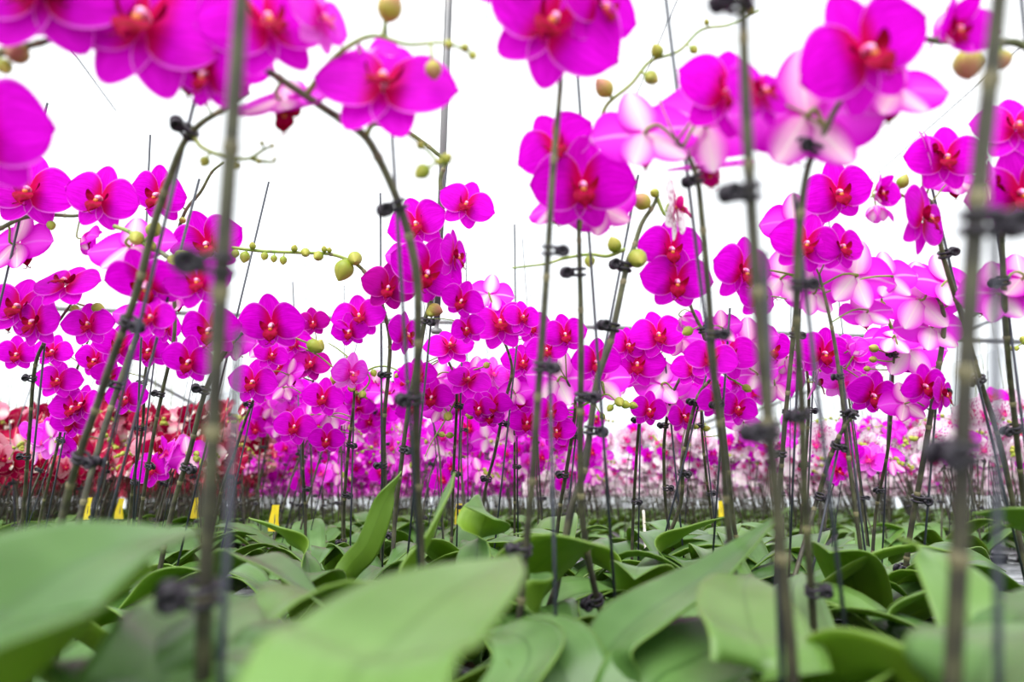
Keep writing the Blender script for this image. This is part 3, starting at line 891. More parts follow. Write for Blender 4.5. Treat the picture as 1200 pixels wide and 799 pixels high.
H('orchid topped by a big flower seen from behind and a red-throated one', [
    dict(path=[(962, 810), (950, 680), (942, 560), (940, 480), (934, 380), (936, 280), (946, 200), (968, 150), (985, 118), (1002, 95)], d=(.48, .40), r=.0026,
         flowers=[(942, 140, 176, B, -6, 2, 'mag'), (1013, 62, 158, 8, 8, -22), (1048, 108, 120, 178, 20, 0), (890, 110, 90, 30)],
         clips=[(947, 172, -1), (937, 330, 1), (941, 482, -1), (950, 690, 1)], ext=1.15)], nleaf=1, seed=26,
  leaves=[dict(pts=[(955, 800, .46), (935, 740, .52), (930, 690, .60), (940, 670, .66)], w=.055, roll=.2)])
H('orchid hanging in from outside with a half-open pale flower and hanging ripe bud', [
    dict(path=[(1262, 720), (1262, 400), (1246, 200), (1220, 80), (1196, 52), (1160, 50), (1100, 48), (1074, 45), (1052, 56)], d=(.50, .44), r=.0027,
         flowers=[(1112, 18, 66, 140, 30, 0, 'pink', 'shut'), (1118, 36, 56, 20, 30, 0, 'mag', 'half')], buds=[(1134, 75, 32, 'bud_ripe'), (1175, 70, 20)], clips=[(1236, 160)])],
  leaves=[dict(pts=[(1240, 760, .42), (1190, 745, .44), (1130, 745, .46)], w=.05, roll=.1)], nleaf=1, seed=27)
H('orchid with a tall narrow magenta flower turned aside on a stem sloping outward', [
    dict(path=[(1190, 605), (1172, 520), (1150, 450), (1130, 380), (1114, 330), (1103, 290), (1098, 250), (1085, 232), (1062, 231)], d=(.80, .72), r=.0030,
         branch=[[(1080, 232), (1062, 231), (1046, 224), (1020, 231)]],
         flowers=[(1082, 256, 92, 34, 14, 8), (1108, 186, 84, -20, -5, 10), (1090, 178, 60, 60, 0, 0), (1030, 226, 56, 30, 10, 0, 'mag', 'half'), (1026, 243, 52, 150, 60, 0, 'pink', 'shut'), (1120, 215, 60, B)],
         buds=[(1058, 213, 14)], clips=[(1103, 300, 1), (1150, 440, -1)])], nleaf=3, seed=28)
H('orchid at the frame edge with overlapping flowers around a yellow-brown bud', [
    dict(path=[(1202, 605), (1190, 500), (1180, 400), (1176, 320), (1174, 250), (1180, 205)], d=(.74, .64), r=.0030,
         flowers=[(1190, 150, 92, -14, 0, 10), (1196, 226, 108, -24, 10, 0), (1168, 345, 84, B, 0, 0, 'pink'), (1195, 330, 90, 172), (1178, 160, 46, 120, 20, 0, 'pink', 'shut'), (1160, 215, 66, 70)],
         buds=[(1190, 208, 24, 'bud_ripe')], clips=[(1178, 328, -1), (1192, 500, -1)])], nleaf=3, seed=29)
H('orchid carrying a bouquet of pale-backed flowers with green stalks, clips the whole way down', [
    dict(path=[(1058, 700), (1066, 630), (1080, 550), (1095, 460), (1106, 388), (1104, 360), (1096, 345)], d=(.90, .86), r=.0036,
         branch=[[(1045, 385), (1036, 362), (1032, 345)]],
         flowers=[(1076, 352, 100, B, 0, 6, 'pink'), (1108, 334, 88, 190, 0, 0, 'pink'), (1083, 452, 56, 4, 8, -14), (1060, 474, 56, B, 0, 0, 'mag'), (1104, 462, 54, 40), (1090, 385, 80, 176, 20, 0, 'pink'), (1150, 350, 66, 165)],
         buds=[(1035, 341, 9), (1033, 357, 9)], clips=[(1098, 455, 1), (1078, 583, 1), (1062, 664, -1)])], nleaf=5, seed=30)
H('orchid with a curved stem bearing two flowers front-on and two seen from behind', [
    dict(path=[(1020, 730), (1012, 670), (1003, 600), (995, 540), (985, 450), (976, 390), (966, 345), (960, 322)], d=(.80, .82), r=.0026,
         flowers=[(1000, 325, 92, B + 4, 0, -14, 'pink'), (944, 286, 80, -8, 10, 24), (1040, 326, 70, 184, 0, 0, 'pink'), (1014, 368, 62, B, 30, 0, 'pink'), (985, 290, 66, 10, 10, 0), (952, 345, 66, 180, 10, 0, 'pink')],
         clips=[(984, 440, -1), (988, 487, 1), (1018, 715, -1)])], nleaf=4, seed=31)
H('orchid with flowers turned away above a round one with a red eye, slim double stem', [
    dict(path=[(1026, 605), (1040, 530), (1045, 470), (1047, 425), (1052, 405)], d=(1.08, 1.0), r=.0026,
         flowers=[(1062, 410, 84, B, 0, 0, 'pink'), (1022, 463, 62, 2, 10, 0), (1045, 398, 60, 176, 30, 0, 'pink'), (1078, 425, 50, 160)],
         buds=[(1024, 408, 10), (1016, 432, 7), (1023, 421, 8)],
         clips=[(1046, 415, -1), (1027, 575, -1)], stake=(1046, 380), sd=1.1)], nleaf=5, seed=32)
H('orchid with one broad upright flower facing out high over the others in a white gap', [
    dict(path=[(912, 605), (918, 520), (926, 430), (934, 350), (944, 275), (958, 254), (970, 245)], d=(.86, .82), r=.0028,
         flowers=[(982, 226, 84, -2, 12, -6), (870, 318, 84, 26, 6, 10), (914, 328, 80, B, 0, 0, 'pink'), (930, 262, 74, 150), (888, 350, 60, 30)],
         clips=[(930, 390, 1), (918, 530, -1)])], nleaf=4, seed=33)
H('orchid with a short dark diagonal stem ending in a clip, no flower', [
    dict(path=[(955, 594), (975, 530), (990, 500), (1003, 483)], d=(.84, .80), r=.0028, clips=[(1001, 486, -1), (988, 525, 1), (957, 583, 1)], ext=1.1)], nleaf=5, seed=34)
H('orchid with cream half-open flowers and a chain of buds over a bright magenta bloom', [
    dict(path=[(940, 605), (944, 540), (948, 470), (944, 425), (936, 405)], d=(1.14, 1.05), r=.0026,
         branch=[[(905, 425), (930, 410), (960, 418), (990, 432), (1020, 452)]],
         flowers=[(965, 414, 66, 4, 10, 0), (921, 420, 50, B, 20, 0, 'pink', 'half'), (903, 408, 56, 14), (956, 448, 52, 70, 0, 0), (996, 410, 44, 30, 0, 0, 'pink', 'shut'), (908, 450, 54, 160)],
         buds=[(992, 410, 11), (1005, 409, 10), (1013, 443, 9), (960, 420, 15, 'bud_ripe')], clips=[(945, 480, 1), (942, 545, -1)])], nleaf=5, seed=35)
H('orchid with two sharp wide magenta flowers one above the other on a thin upright stem', [
    dict(path=[(742, 605), (747, 520), (752, 470), (759, 445), (764, 425)], d=(1.12, 1.04), r=.0026,
         flowers=[(771, 393, 66, 2, -6, 0), (746, 427, 66, 0, 12, 6), (798, 398, 50, B), (717, 442, 62, B, 0, 0, 'pink'), (735, 405, 50, 20), (768, 440, 50, 170)],
         clips=[(749, 490, -1), (743, 585, 1)], stake=(752, 400), sd=1.2)], nleaf=5, seed=36)
H('orchid with a large round-petalled magenta flower, red-eyed, beneath the blotched white one', [
    dict(path=[(866, 690), (858, 600), (851, 530), (842, 460), (826, 397), (812, 365), (804, 345)], d=(.88, .82), r=.0028,
         branch=[[(808, 356), (790, 315), (770, 305), (760, 300)]],
         flowers=[(793, 330, 84, -4, 10, 6), (786, 292, 78, 4, 26, 0), (800, 372, 42, 120, 40, 0, 'pink', 'shut'), (832, 420, 62, -6, 10, 10), (846, 385, 46, 170)],
         buds=[(748, 302, 20, 'bud'), (806, 388, 12)], clips=[(824, 384, 1), (845, 470, -1), (858, 640, 1)], ext=1.3)], nleaf=4, seed=37)
H('orchid with pale flower backs hanging from green stalks below the tall sharp bloom', [
    dict(path=[(782, 605), (778, 540), (780, 500), (787, 465), (799, 438), (802, 420)], d=(1.06, 1.0), r=.0025,
         flowers=[(776, 452, 68, B - 4, 0, 0, 'pink'), (795, 470, 62, B + 8, 20, 0, 'pink'), (812, 432, 50, -10), (800, 488, 44, 30), (760, 480, 46, 10)],
         buds=[(797, 493, 9), (815, 500, 6)], clips=[(778, 497, -1), (780, 570, 1)])], nleaf=5, seed=38)
H('orchid with overlapping flat magenta flowers above a small ruffled one on a sloping stem', [
    dict(path=[(793, 605), (800, 540), (810, 490), (820, 460), (832, 445), (845, 425)], d=(.98, .93), r=.0028,
         flowers=[(852, 415, 70, -8, 10, 6), (878, 402, 66, B - 6, 0, 0), (864, 478, 48, 4, 10, 10), (870, 497, 44, B, 20, 0, 'pink'), (886, 440, 52, B, 0, 0, 'pink'), (838, 470, 48, 20)],
         buds=[(858, 440, 12), (875, 455, 10)], clips=[(811, 470, -1), (799, 555, 1)])], nleaf=4, seed=39)
H('orchid with small pale lilac flowers over a stem kinked beneath its lowest bloom', [
    dict(path=[(834, 605), (828, 560), (823, 510), (822, 475), (828, 450)], d=(1.24, 1.18), r=.0025,
         flowers=[(818, 448, 44, B, 0, 0, 'pink'), (838, 455, 42, 0), (808, 462, 42, 10)], buds=[(828, 502, 7), (845, 510, 6)], clips=[(828, 577, 1), (821, 497, -1)])], nleaf=5, seed=40)
H('orchid with white-backed lilac flowers and a cluster of green buds between the tall near stems', [
    dict(path=[(655, 605), (664, 550), (671, 505), (674, 470), (664, 445)], d=(1.04, .98), r=.0030,
         branch=[[(674, 480), (700, 466), (712, 462), (722, 470)]],
         flowers=[(654, 446, 78, B, 0, 0, 'pink'), (698, 424, 60, 10, 10), (662, 392, 54, 0, 12), (640, 410, 50, 0), (645, 482, 44, 10, 0), (652, 505, 46, 0), (705, 448, 66, B, 0, 0, 'pink')],
         buds=[(637, 478, 9), (652, 486, 9), (656, 473, 9), (726, 471, 12), (733, 474, 10), (715, 478, 8), (742, 475, 9), (706, 488, 7)], clips=[(672, 508, 1), (664, 555, -1)])], nleaf=5, seed=41)
# ------------------------------------------------------------------ leafy plants close to the lens (their spikes stand outside the picture)
def leafy(label, bx, by, leaves, nleaf=3, seed=0, spike=True, group=None, rot=None):
    rs = random.Random(seed * 17 + 3)
    b = np.array([bx, by], float); BASES.append(b)
    O = np.array([bx, by, POT_Z])
    root = bpy.data.objects.new('orchid_plant', None); COL.objects.link(root); root.location = O; root.empty_display_size = 0.03
    tag(root, label, 'orchid', group)
    link('pot', POTM, root); link('potting_bark', BARKM, root)
    crown = np.array([0, 0, 0.103])
    for hl in leaves:
        pts = np.vstack([crown, np.array([P(*a) for a in hl['pts']]) - O])
        link('leaf', leaf_geo(pts, hl['w'], hl.get('roll', 0.0), hl.get('keel', 0.14), 30, 12).mesh('leaf', [M['leaf'], M['leaf_under']]), root)
    a0 = rs.uniform(0, 6.28) if rot is None else rot
    for k in range(nleaf):
        link('leaf', LEAFM[rs.randrange(8)], root, crown + np.array([0, 0, 0.004 * k]), (0, 0, a0 + k * 2.4), rs.uniform(0.85, 1.1))
    return root


leafy('leafy orchid with a very broad soft grey-green leaf sweeping up across the lower corner', -0.27, 0.16,
      [dict(pts=[(-90, 790, .20), (0, 722, .23), (80, 668, .26), (160, 634, .29), (240, 620, .33)], w=.066, roll=-.22, keel=.2),
       dict(pts=[(-60, 860, .22), (60, 770, .25), (140, 690, .29), (180, 665, .31)], w=.05, roll=.9)], 0, 1)
leafy('leafy orchid with one huge pale blurred leaf pointing up to the tall near stem', -0.055, 0.11,
      [dict(pts=[(395, 850, .185), (452, 765, .22), (515, 706, .26), (568, 672, .295), (610, 649, .335)], w=.066, roll=-.04, keel=.14)], 0, 2)
leafy('leafy orchid with soft overlapping blurred leaves in front of the steel mesh', -0.16, 0.20,
      [dict(pts=[(170, 830, .26), (215, 760, .30), (262, 715, .35), (300, 700, .39)], w=.058, roll=-.35, keel=.2),
       dict(pts=[(300, 830, .25), (345, 770, .29), (380, 735, .33)], w=.055, roll=.1, keel=.15)], 0, 12)
leafy('leafy orchid with a long bright leaf that tapers up between two near stems', 0.05, 0.42,
      [dict(pts=[(705, 790, .42), (745, 728, .44), (835, 668, .49), (924, 594, .53)], w=.056, roll=-.08, keel=.12),
       dict(pts=[(760, 810, .40), (810, 775, .42), (870, 750, .46), (905, 760, .48)], w=.07, roll=-.3),
       dict(pts=[(660, 790, .42), (620, 745, .46), (570, 740, .48)], w=.06, roll=.3)], 0, 3)
leafy('leafy orchid with two leaves meeting in a V below the sloping clipped stem', 0.165, 0.86,
      [dict(pts=[(770, 655, .86), (805, 625, .86), (852, 604, .88)], w=.055, roll=.3),
       dict(pts=[(720, 672, .84), (680, 645, .84), (645, 633, .86)], w=.060, roll=-.3)], 3, 4)
leafy('leafy orchid with a thin tall leaf blade twisting upright beside the paired stems', -0.225, 0.84,
      [dict(pts=[(405, 672, .82), (430, 640, .80), (452, 585, .80), (470, 552, .82)], w=.032, roll=1.2),
       dict(pts=[(360, 655, .84), (330, 625, .84), (292, 606, .86)], w=.04, roll=-.4)], 3, 5)
leafy('leafy orchid with pale green leaf laid over the rack toward the huge blurred leaf', -0.30, 0.62,
      [dict(pts=[(270, 665, .62), (320, 665, .58), (385, 712, .54)], w=.055, roll=.1)], 3, 6)
leafy('leafy orchid with a small open rosette seen whole beneath the sweeping corner leaf', -0.46, 0.80,
      [dict(pts=[(180, 690, .76), (225, 668, .74), (262, 678, .72)], w=.045, roll=.1), dict(pts=[(130, 690, .76), (118, 668, .76), (112, 650, .78)], w=.045, roll=.6),
       dict(pts=[(140, 740, .70), (122, 775, .64)], w=.05, roll=0)], 3, 7)
leafy('leafy orchid with a bright light leaf pointing at the wide blurred stem, black rack beneath', 0.385, 0.64,
      [dict(pts=[(1045, 735, .62), (1075, 700, .62), (1120, 684, .62)], w=.048, roll=.2),
       dict(pts=[(1010, 735, .62), (985, 718, .62), (965, 706, .62)], w=.04, roll=-.2)], 2, 8, rot=2.6)
leafy('leafy orchid with a grey-green blurred leaf hanging across toward the frame edge', 0.235, 0.36,
      [dict(pts=[(1140, 740, .36), (1100, 660, .40), (1052, 627, .42)], w=.04, roll=-.2),
       dict(pts=[(1180, 760, .34), (1230, 700, .36), (1290, 680, .38)], w=.05, roll=.2),
       dict(pts=[(1060, 800, .33), (980, 790, .36), (930, 800, .38)], w=.055, roll=-.6)], 0, 9)
leafy('leafy orchid with a wide arched leaf held high beside the outermost stem', 0.48, 0.56,
      [dict(pts=[(1250, 640, .58), (1200, 610, .58), (1140, 600, .60)], w=.055, roll=-.3)], 3, 10)
leafy('leafy orchid with a dark folded leaf beside the stem of the bud spray', -0.04, 0.74,
      [dict(pts=[(560, 640, .76), (570, 600, .76), (545, 592, .74)], w=.06, roll=.7)], 4, 11)
# ------------------------------------------------------------------ the beds behind: prototypes
def proto_spike(rs, var, lod, height, nfl):
    """spike path + flower transforms in plant space; returns stem geo, flowers [(loc, rot, scale, op)], buds, clip transforms, stake geo"""
    lx, ly = rs.uniform(-.10, .10), rs.uniform(-.05, .05)
    arch = rs.choice([-1, 1]) * rs.uniform(.05, .12)
    z0 = 0.10; top = height
    pts = [(0, 0, z0), (lx * .3, ly * .3, z0 + (top - z0) * .35), (lx * .7, ly * .6, z0 + (top - z0) * .7), (lx + arch * .25, ly - .01, top * .95), (lx + arch * .8, ly - .03, top * 1.02), (lx + arch * 1.4, ly - .05, top * .98)]
    n = {0: 40, 1: 24, 2: 10}[lod]
    sp = catmull(pts, n); g = Geo()
    tube(g, sp, np.linspace(.0027, .0013, n), {0: 8, 1: 6, 2: 4}[lod], 0)
    fl = []; 
    for k in range(nfl):
        t = 0.60 + 0.36 * k / max(1, nfl - 1); i = int(t * (n - 1)); side = 1 if k % 2 else -1
        a = sp[i]
        c = a + np.array([side * rs.uniform(.016, .036), -rs.uniform(.006, .034), -rs.uniform(.0, .03)])
        yaw = rs.choice([rs.uniform(-35, 35), rs.uniform(-70, 70), rs.uniform(-45, 45), rs.uniform(150, 200)])
        rot = R3(math.radians(yaw), math.radians(rs.uniform(-20, 30)), math.radians(rs.uniform(-30, 30)))
        fl.append((c, rot, rs.uniform(.85, 1.05)))
        if lod < 2:
            bk = c + rot @ np.array([0, .010, 0]); tube(g, catmull([a, (a + bk) / 2 + np.array([0, 0, .006]), bk], 5), .0011, 5, 1, False)
    bd = []
    for k in range(6 if lod < 2 else 4):
        t = 0.965 + 0.035 * k / 5; a = sp[-1] + (sp[-1] - sp[-2]) / np.linalg.norm(sp[-1] - sp[-2]) * (.006 + .011 * k)
        bd.append((a, look_rot((rs.uniform(-.6, .6), -.3, rs.uniform(-1, .3)), (1, 0, .2)), rs.uniform(.014, .021) * (1 - .11 * k)))
    if lod == 1 and rs.random() < .7:      # a side twig of buds
        a = sp[int(rs.uniform(.55, .7) * n)]; s_ = rs.choice([-1, 1]); ln = rs.uniform(.07, .12)
        tw = catmull([a, a + np.array([s_ * ln * .4, -.015, .012]), a + np.array([s_ * ln * .8, -.02, .008]), a + np.array([s_ * ln, -.02, rs.uniform(-.03, .01)])], 12)
        tube(g, tw, np.linspace(.0013, .0008, 12), 6, 1)
        for q in range(5):
            bd.append((tw[11 - q * 2], look_rot((rs.uniform(-.4, .4), -.3, rs.choice([-1, .6, -.8])), (1, 0, .2)), .006 + .0016 * q))
    tube(g, [sp[-1], sp[-1] + (sp[-1] - sp[-2]) / np.linalg.norm(sp[-1] - sp[-2]) * .055], .0009, 5, 1, False)
    cl = []
    for t in (.25, .45, .62):
        i = int(t * (n - 1)); cl.append((sp[i], look_rot(sp[i + 1] - sp[i - 1], (rs.choice([-1, 1]), -.4, 0))))
    gs = Geo(); q = sp[int(.5 * n)] + np.array([.006, .002, 0]); f = np.array([.008, .004, .04])
    tube(gs, [f, f + (q - f) * rs.uniform(1.4, 2.1)], .0011, 6 if lod < 2 else 3, 0)
    return g, fl, bd, cl, gs


BUDF = bud_geo(1)
FG = {(s, l): flower_geo(l, 500 + s) for s in range(4) for l in (1, 2)}
LG = {l: lip_geo(l) for l in (1, 2)}
LEAFG = []
for k in range(4):
    rs = random.Random(300 + k)
    LEAFG.append(leaf_geo(rand_leaf_spine(rs, rs.uniform(.15, .21), rs.uniform(.05, .10), rs.uniform(.03, .14)), rs.uniform(.05, .065), rs.uniform(-.3, .3), .15, 6, 2))


def mid_proto(k, var):
    """fully split prototype: a dict of parts (mesh, loc, rot, scale, [sub-parts])"""
    rs = random.Random(900 + k * 7)
    g, fl, bd, cl, gs = proto_spike(rs, var, 1, rs.uniform(.38, .55), rs.randint(5, 8))
    parts = [('pot', POTM, None, None, None, []), ('flower_stem', g.mesh('flower_stem', [M['stem'], M['pedicel']]), None, None, None, []),
             ('support_stake', gs.mesh('support_stake', [M['stake']]), None, None, None, [])]
    for c, r in cl:
        parts.append(('stem_clip', CLIP, c, r, 1.0, []))
    for i, (c, r, s) in enumerate(fl):
        v = var[rs.randrange(len(var))]
        m1, m2, m3 = flower_meshes(v, rs.randrange(5), 'open', 1)
        parts.append(('flower', m1, c, r, s, [('lip', m2)]))
    for c, r, s in bd:
        parts.append(('bud', BUD[('bud', 0)], c, r, s, []))
    a0 = rs.uniform(0, 6)
    for i in range(4):
        parts.append(('leaf', LEAFM[rs.randrange(8)], np.array([0, 0, .103 + .004 * i]), np.array(Matrix.Rotation(a0 + i * 2.4, 3, 'Z')), rs.uniform(.8, 1.0), []))
    return parts


VARS.update({'crim': ('petal_red', 'petal_red', 'lipwhite', 'column'), 'blush': ('petal_blush', 'petal_blush', 'lip', 'column'),
             'white': ('petal_white', 'petal_white', 'lip_mag', 'callus')})


def build_proto(k, var):
    root = bpy.data.objects.new('orchid_plant', None); COL.objects.link(root); root.empty_display_size = .03
    for nm, me, c, r, s, sub in mid_proto(k, var):
        o = link(nm, me, root, c, r, s)
        for nm2, me2 in sub:
            link(nm2, me2, o)
    return root


def copy_plant(src):
    r = src.copy(); COL.objects.link(r)
    for ch in list(src.children):
        c = ch.copy(); COL.objects.link(c); c.parent = r
        for g2 in list(ch.children):
            d = g2.copy(); COL.objects.link(d); d.parent = c
    return r


FARM = {'mag': ['petal', 'sepal', 'lip', 'petal_pink', 'stem', 'bud', 'leaf', 'leaf_under', 'pedicel', 'pot', 'lip', 'callus'],
        'red': ['petal_red', 'petal_red', 'lipwhite', 'petal_blush', 'stem', 'bud', 'leaf', 'leaf_under', 'pedicel', 'pot', 'lipwhite', 'callus'],
        'white': ['petal_white', 'petal_white', 'lip_mag', 'petal', 'stem', 'bud', 'leaf', 'leaf_under', 'pedicel', 'pot', 'lip_mag', 'callus']}


def far_geo(k, nleaf=3, pot=False, lod=2):
    rs = random.Random(4000 + k)
    G = Geo()
    for q in range(rs.choice([1, 1, 2])):
        g, fl, bd, cl, gs = proto_spike(rs, 'mag', 2, rs.uniform(.44, .58), rs.randint(7, 10))
        G.addgeo(g, None, {0: 4, 1: 8})
        G.addgeo(gs, None, {0: 4})
        for c, r, s in fl:
            v = 3 if rs.random() < .18 else None
            G.addgeo(FG[(rs.randrange(4), lod)], T(c, r, s), {0: 0 if v is None else 3, 1: 1 if v is None else 3})
            G.addgeo(LG[lod], T(c, r, s), {0: 10, 1: 11})
        for c, r, s in bd:
            G.addgeo(BUDF, T(c, r, s), {0: 5})
        for c, r in cl:
            b = Geo(); box(b, (0.004, 0, 0), (.020, .009, .006)); G.addgeo(b, T(c, r), {0: 4})
    a0 = rs.uniform(0, 6)
    for i in range(nleaf):
        G.addgeo(LEAFG[rs.randrange(4)], T((0, 0, .103), np.array(Matrix.Rotation(a0 + i * 2.4, 3, 'Z')), rs.uniform(.85, 1.0)), {0: 6, 1: 7})
    if pot:
        b = Geo(); lathe(b, [(.04, 0), (.055, .112), (.05, .10), (.001, .098)], sides=8); G.addgeo(b, None, {0: 9})
    return G


def px_of(x, y, z):
    v = np.array([x, y, z]) - CAM
    d = v @ FW
    return 600 + F * v[0] / d, 399.5 - F * (v @ UP) / d, d


def bed_of(x, y):
    """which variety stands at a spot of the benches, None for the aisles"""
    px = x / y * F + 600
    if abs(x) > 6.9 or y > 12.8:
        return None
    if x < -0.36 * y and y > 1.7:
        return 'red'
    if x > 0.03 * y and y > (2.0 if px > 1010 else 2.8):
        return 'white' if rg.random() < .62 else None
    if y < 1.25:
        return None
    if x > 0.10 * y:
        return 'mag' if y < 1.75 and rg.random() < .35 else None
    if x > -0.36 * y:
        return 'mag' if rg.random() < (.42 if y < 2.2 else .58) else None
    return 'mag' if y < 1.5 and rg.random() < .5 else None


spots = []
rg = random.Random(77)
row = 0; y = 1.25
while y < 13.5:
    step = 0.155 if y < 4 else 0.165
    x = -0.86 * y - .2 + (step / 2 if row % 2 else 0)
    x = round(x / step) * step + (step / 2 if row % 2 else 0)
    while x < 0.86 * y + .2:
        b = bed_of(x, y)
        px, py = x + rg.uniform(-.015, .015), y + rg.uniform(-.015, .015)
        if b and all((px - q[0]) ** 2 + (py - q[1]) ** 2 > .0135 for q in BASES):
            spots.append((py, px, b))
        x += step
    y += step * .9; row += 1
spots.sort()
N_HAND = len(BASES)
lab_mid = {'mag': 'magenta orchid standing in the packed rows just behind the sharp single plants',
           'red': 'crimson orchid with white lips in the front rows of the red bed',
           'white': 'white and purple spotted orchid in the front rows of the pale bed'}
lab_far = {'mag': 'small distant magenta orchid deep in the middle of the magenta bed',
           'red': 'small distant crimson or blush orchid further back in the red bed',
           'white': 'small distant white orchid with purple marks further back in the pale bed'}
grp_mid = {'mag': 'magenta orchids just behind the sharp plants', 'red': 'crimson orchids in front rows', 'white': 'spotted orchids in front rows'}
grp_far = {'mag': 'distant magenta orchids', 'red': 'distant crimson orchids', 'white': 'distant white orchids'}
protos = {'mag': [build_proto(k, ['mag', 'mag', 'mag', 'pink']) for k in range(7)],
          'red': [build_proto(20 + k, ['crim', 'crim', 'crim', 'blush']) for k in range(3)],
          'white': [build_proto(40 + k, ['white', 'white', 'pink']) for k in range(3)]}
fresh = {id(p) for v in protos.values() for p in v}
NF = 6
farg = [far_geo(k) for k in range(NF)]
farm = {b: [farg[k].mesh('orchid_plant', [M[n] for n in FARM[b]]) for k in range(NF)] for b in FARM}
budget = 300 - N_HAND
nmid = {'mag': 0, 'red': 0, 'white': 0}; lim = {'mag': 75, 'red': 24, 'white': 10}
rest = {b: Geo() for b in FARM}; nr = {'mag': 0, 'red': 0, 'white': 0}
flow = [far_geo(50 + k, 2, lod=2) for k in range(4)]
cnt = 0
for (yy, xx, b) in spots:
    loc = (xx, yy, POT_Z); rz = rg.uniform(-.5, .5); sc = rg.uniform(.93, 1.05)
    if cnt < budget:
        cnt += 1
        if nmid[b] < lim[b] and yy < 2.9:
            src = protos[b][nmid[b] % len(protos[b])]
            if id(src) in fresh:
                fresh.discard(id(src)); o = src
            else:
                o = copy_plant(src)
            nmid[b] += 1; lab, gr = lab_mid[b], grp_mid[b]
        else:
            o = bpy.data.objects.new('orchid_plant', farm[b][rg.randrange(NF)]); COL.objects.link(o); lab, gr = lab_far[b], grp_far[b]
        o.location = loc; o.rotation_euler = (0, 0, rz); o.scale = (sc, sc, sc); tag(o, lab, 'orchid', gr)
    else:
        if yy > 6 and rg.random() < (.35 if yy < 9 else .6): continue
        rest[b].addgeo(flow[rg.randrange(4)], T(loc, np.array(Matrix.Rotation(rz, 3, 'Z')), sc)); nr[b] += 1
nm = {'mag': ('magenta_orchid_bed', 'mass of distant magenta orchids filling the middle of the far benches'),
      'red': ('crimson_orchid_bed', 'mass of distant crimson orchids filling the far benches of the red bed'),
      'white': ('white_orchid_bed', 'mass of distant white orchids with purple marks on the far benches')}
for b in rest:
    if nr[b]:
        o = link(nm[b][0], rest[b].mesh(nm[b][0], [M[n] for n in FARM[b]])); tag(o, nm[b][1], 'orchids', None, 'stuff')
for v in protos.values():
    for p in v:
        if id(p) in fresh:
            for ch in list(p.children):
                for g2 in list(ch.children): bpy.data.objects.remove(g2)
                bpy.data.objects.remove(ch)
            bpy.data.objects.remove(p)
print('PLANTS hand', N_HAND, 'individual', cnt, nmid, 'rest', nr, 'spots', len(spots))
# ------------------------------------------------------------------ benches, greenhouse, light
def struct_geo(name, g, mats, smooth=False):
    return structure(name, g.mesh(name, mats, smooth))


g = Geo(); box(g, (0, 7, -0.05), (16, 18, .1)); struct_geo('floor', g, [M['concrete']])
# potting bench: a welded mesh holds the pots just below their rims
pots = [tuple(b) for b in BASES] + [(s[1], s[0]) for s in spots if s[0] < 3.2]
g = Geo(); zb = RIM - .020; rg2 = random.Random(3)
yy = 0.06
while yy < 3.2:
    cuts = sorted((px - math.sqrt(.0575 ** 2 - (py - yy) ** 2), px + math.sqrt(.0575 ** 2 - (py - yy) ** 2)) for px, py in pots if abs(py - yy) < .0575)
    lo = -.86 * yy - .5; hi = .86 * yy + .5; c = lo
    segs = []
    for a, b in cuts:
        if a > c: segs.append((c, min(a, hi)))
        c = max(c, b)
    if c < hi: segs.append((c, hi))
    for a, b in segs:
        if b - a > .004: tube(g, [(a, yy, zb), (b, yy, zb)], .0022, 5, 0)
    yy += .0175
struct_geo('trim_1', g, [M['steel']], True)['label'] = 'welded steel mesh that holds the pots'
g = Geo(); 
for yb in np.arange(.05, 13.6, .9):
    box(g, (0, yb, POT_Z - .022), (14.5, .03, .04))
for xb in np.arange(-7, 7.1, 1.75):
    box(g, (xb, 7, POT_Z - .055), (.04, 14, .03))
    for yb in np.arange(.5, 13.5, 3.2):
        box(g, (xb, yb, (POT_Z - .07) / 2), (.045, .045, POT_Z - .07))
struct_geo('trim_2', g, [M['truss']])
g = Geo(); box(g, (0, 7.0, POT_Z - .003), (14.6, 14.2, .004)); struct_geo('trim_3', g, [M['rack']])

# greenhouse shell: bright diffusing film on roof and walls
g = Geo(); n = 24; X = 7.6
V = []; Fc = []
for i in range(n + 1):
    t = i / n; x = -X + 2 * X * t
    z = 3.4 + 1.7 * math.sin(PI * t)
    V += [(x, -2.2, z), (x, 16.2, z)]
for i in range(n): Fc.append((2 * i, 2 * i + 1, 2 * i + 3, 2 * i + 2))
g.add(V, Fc, None, 0); struct_geo('ceiling', g, [M['film']], True)
for nm_, V in (('wall_left', [(-X, -2.2, 0), (-X, 16.2, 0), (-X, 16.2, 3.4), (-X, -2.2, 3.4)]), ('wall_right', [(X, -2.2, 0), (X, 16.2, 0), (X, 16.2, 3.4), (X, -2.2, 3.4)])):
    g = Geo(); g.add(V, [(0, 1, 2, 3)]); struct_geo(nm_, g, [M['wallfilm']])
for nm_, yv in (('wall_back', 16.2), ('wall_front', -2.2)):
    V = [(-X, yv, 0), (X, yv, 0)] + [(X - 2 * X * i / n, yv, 3.4 + 1.7 * math.sin(PI * i / n)) for i in range(n + 1)]
    g = Geo(); g.add(V, [tuple(range(len(V)))]); struct_geo(nm_, g, [M['wallfilm']])


def beam(name, pts, r, mat, label, cat, sides=8):
    g = Geo(); tube(g, np.array(pts, float), r, sides); o = link(name, g.mesh(name, [M[mat]])); tag(o, label, cat); return o


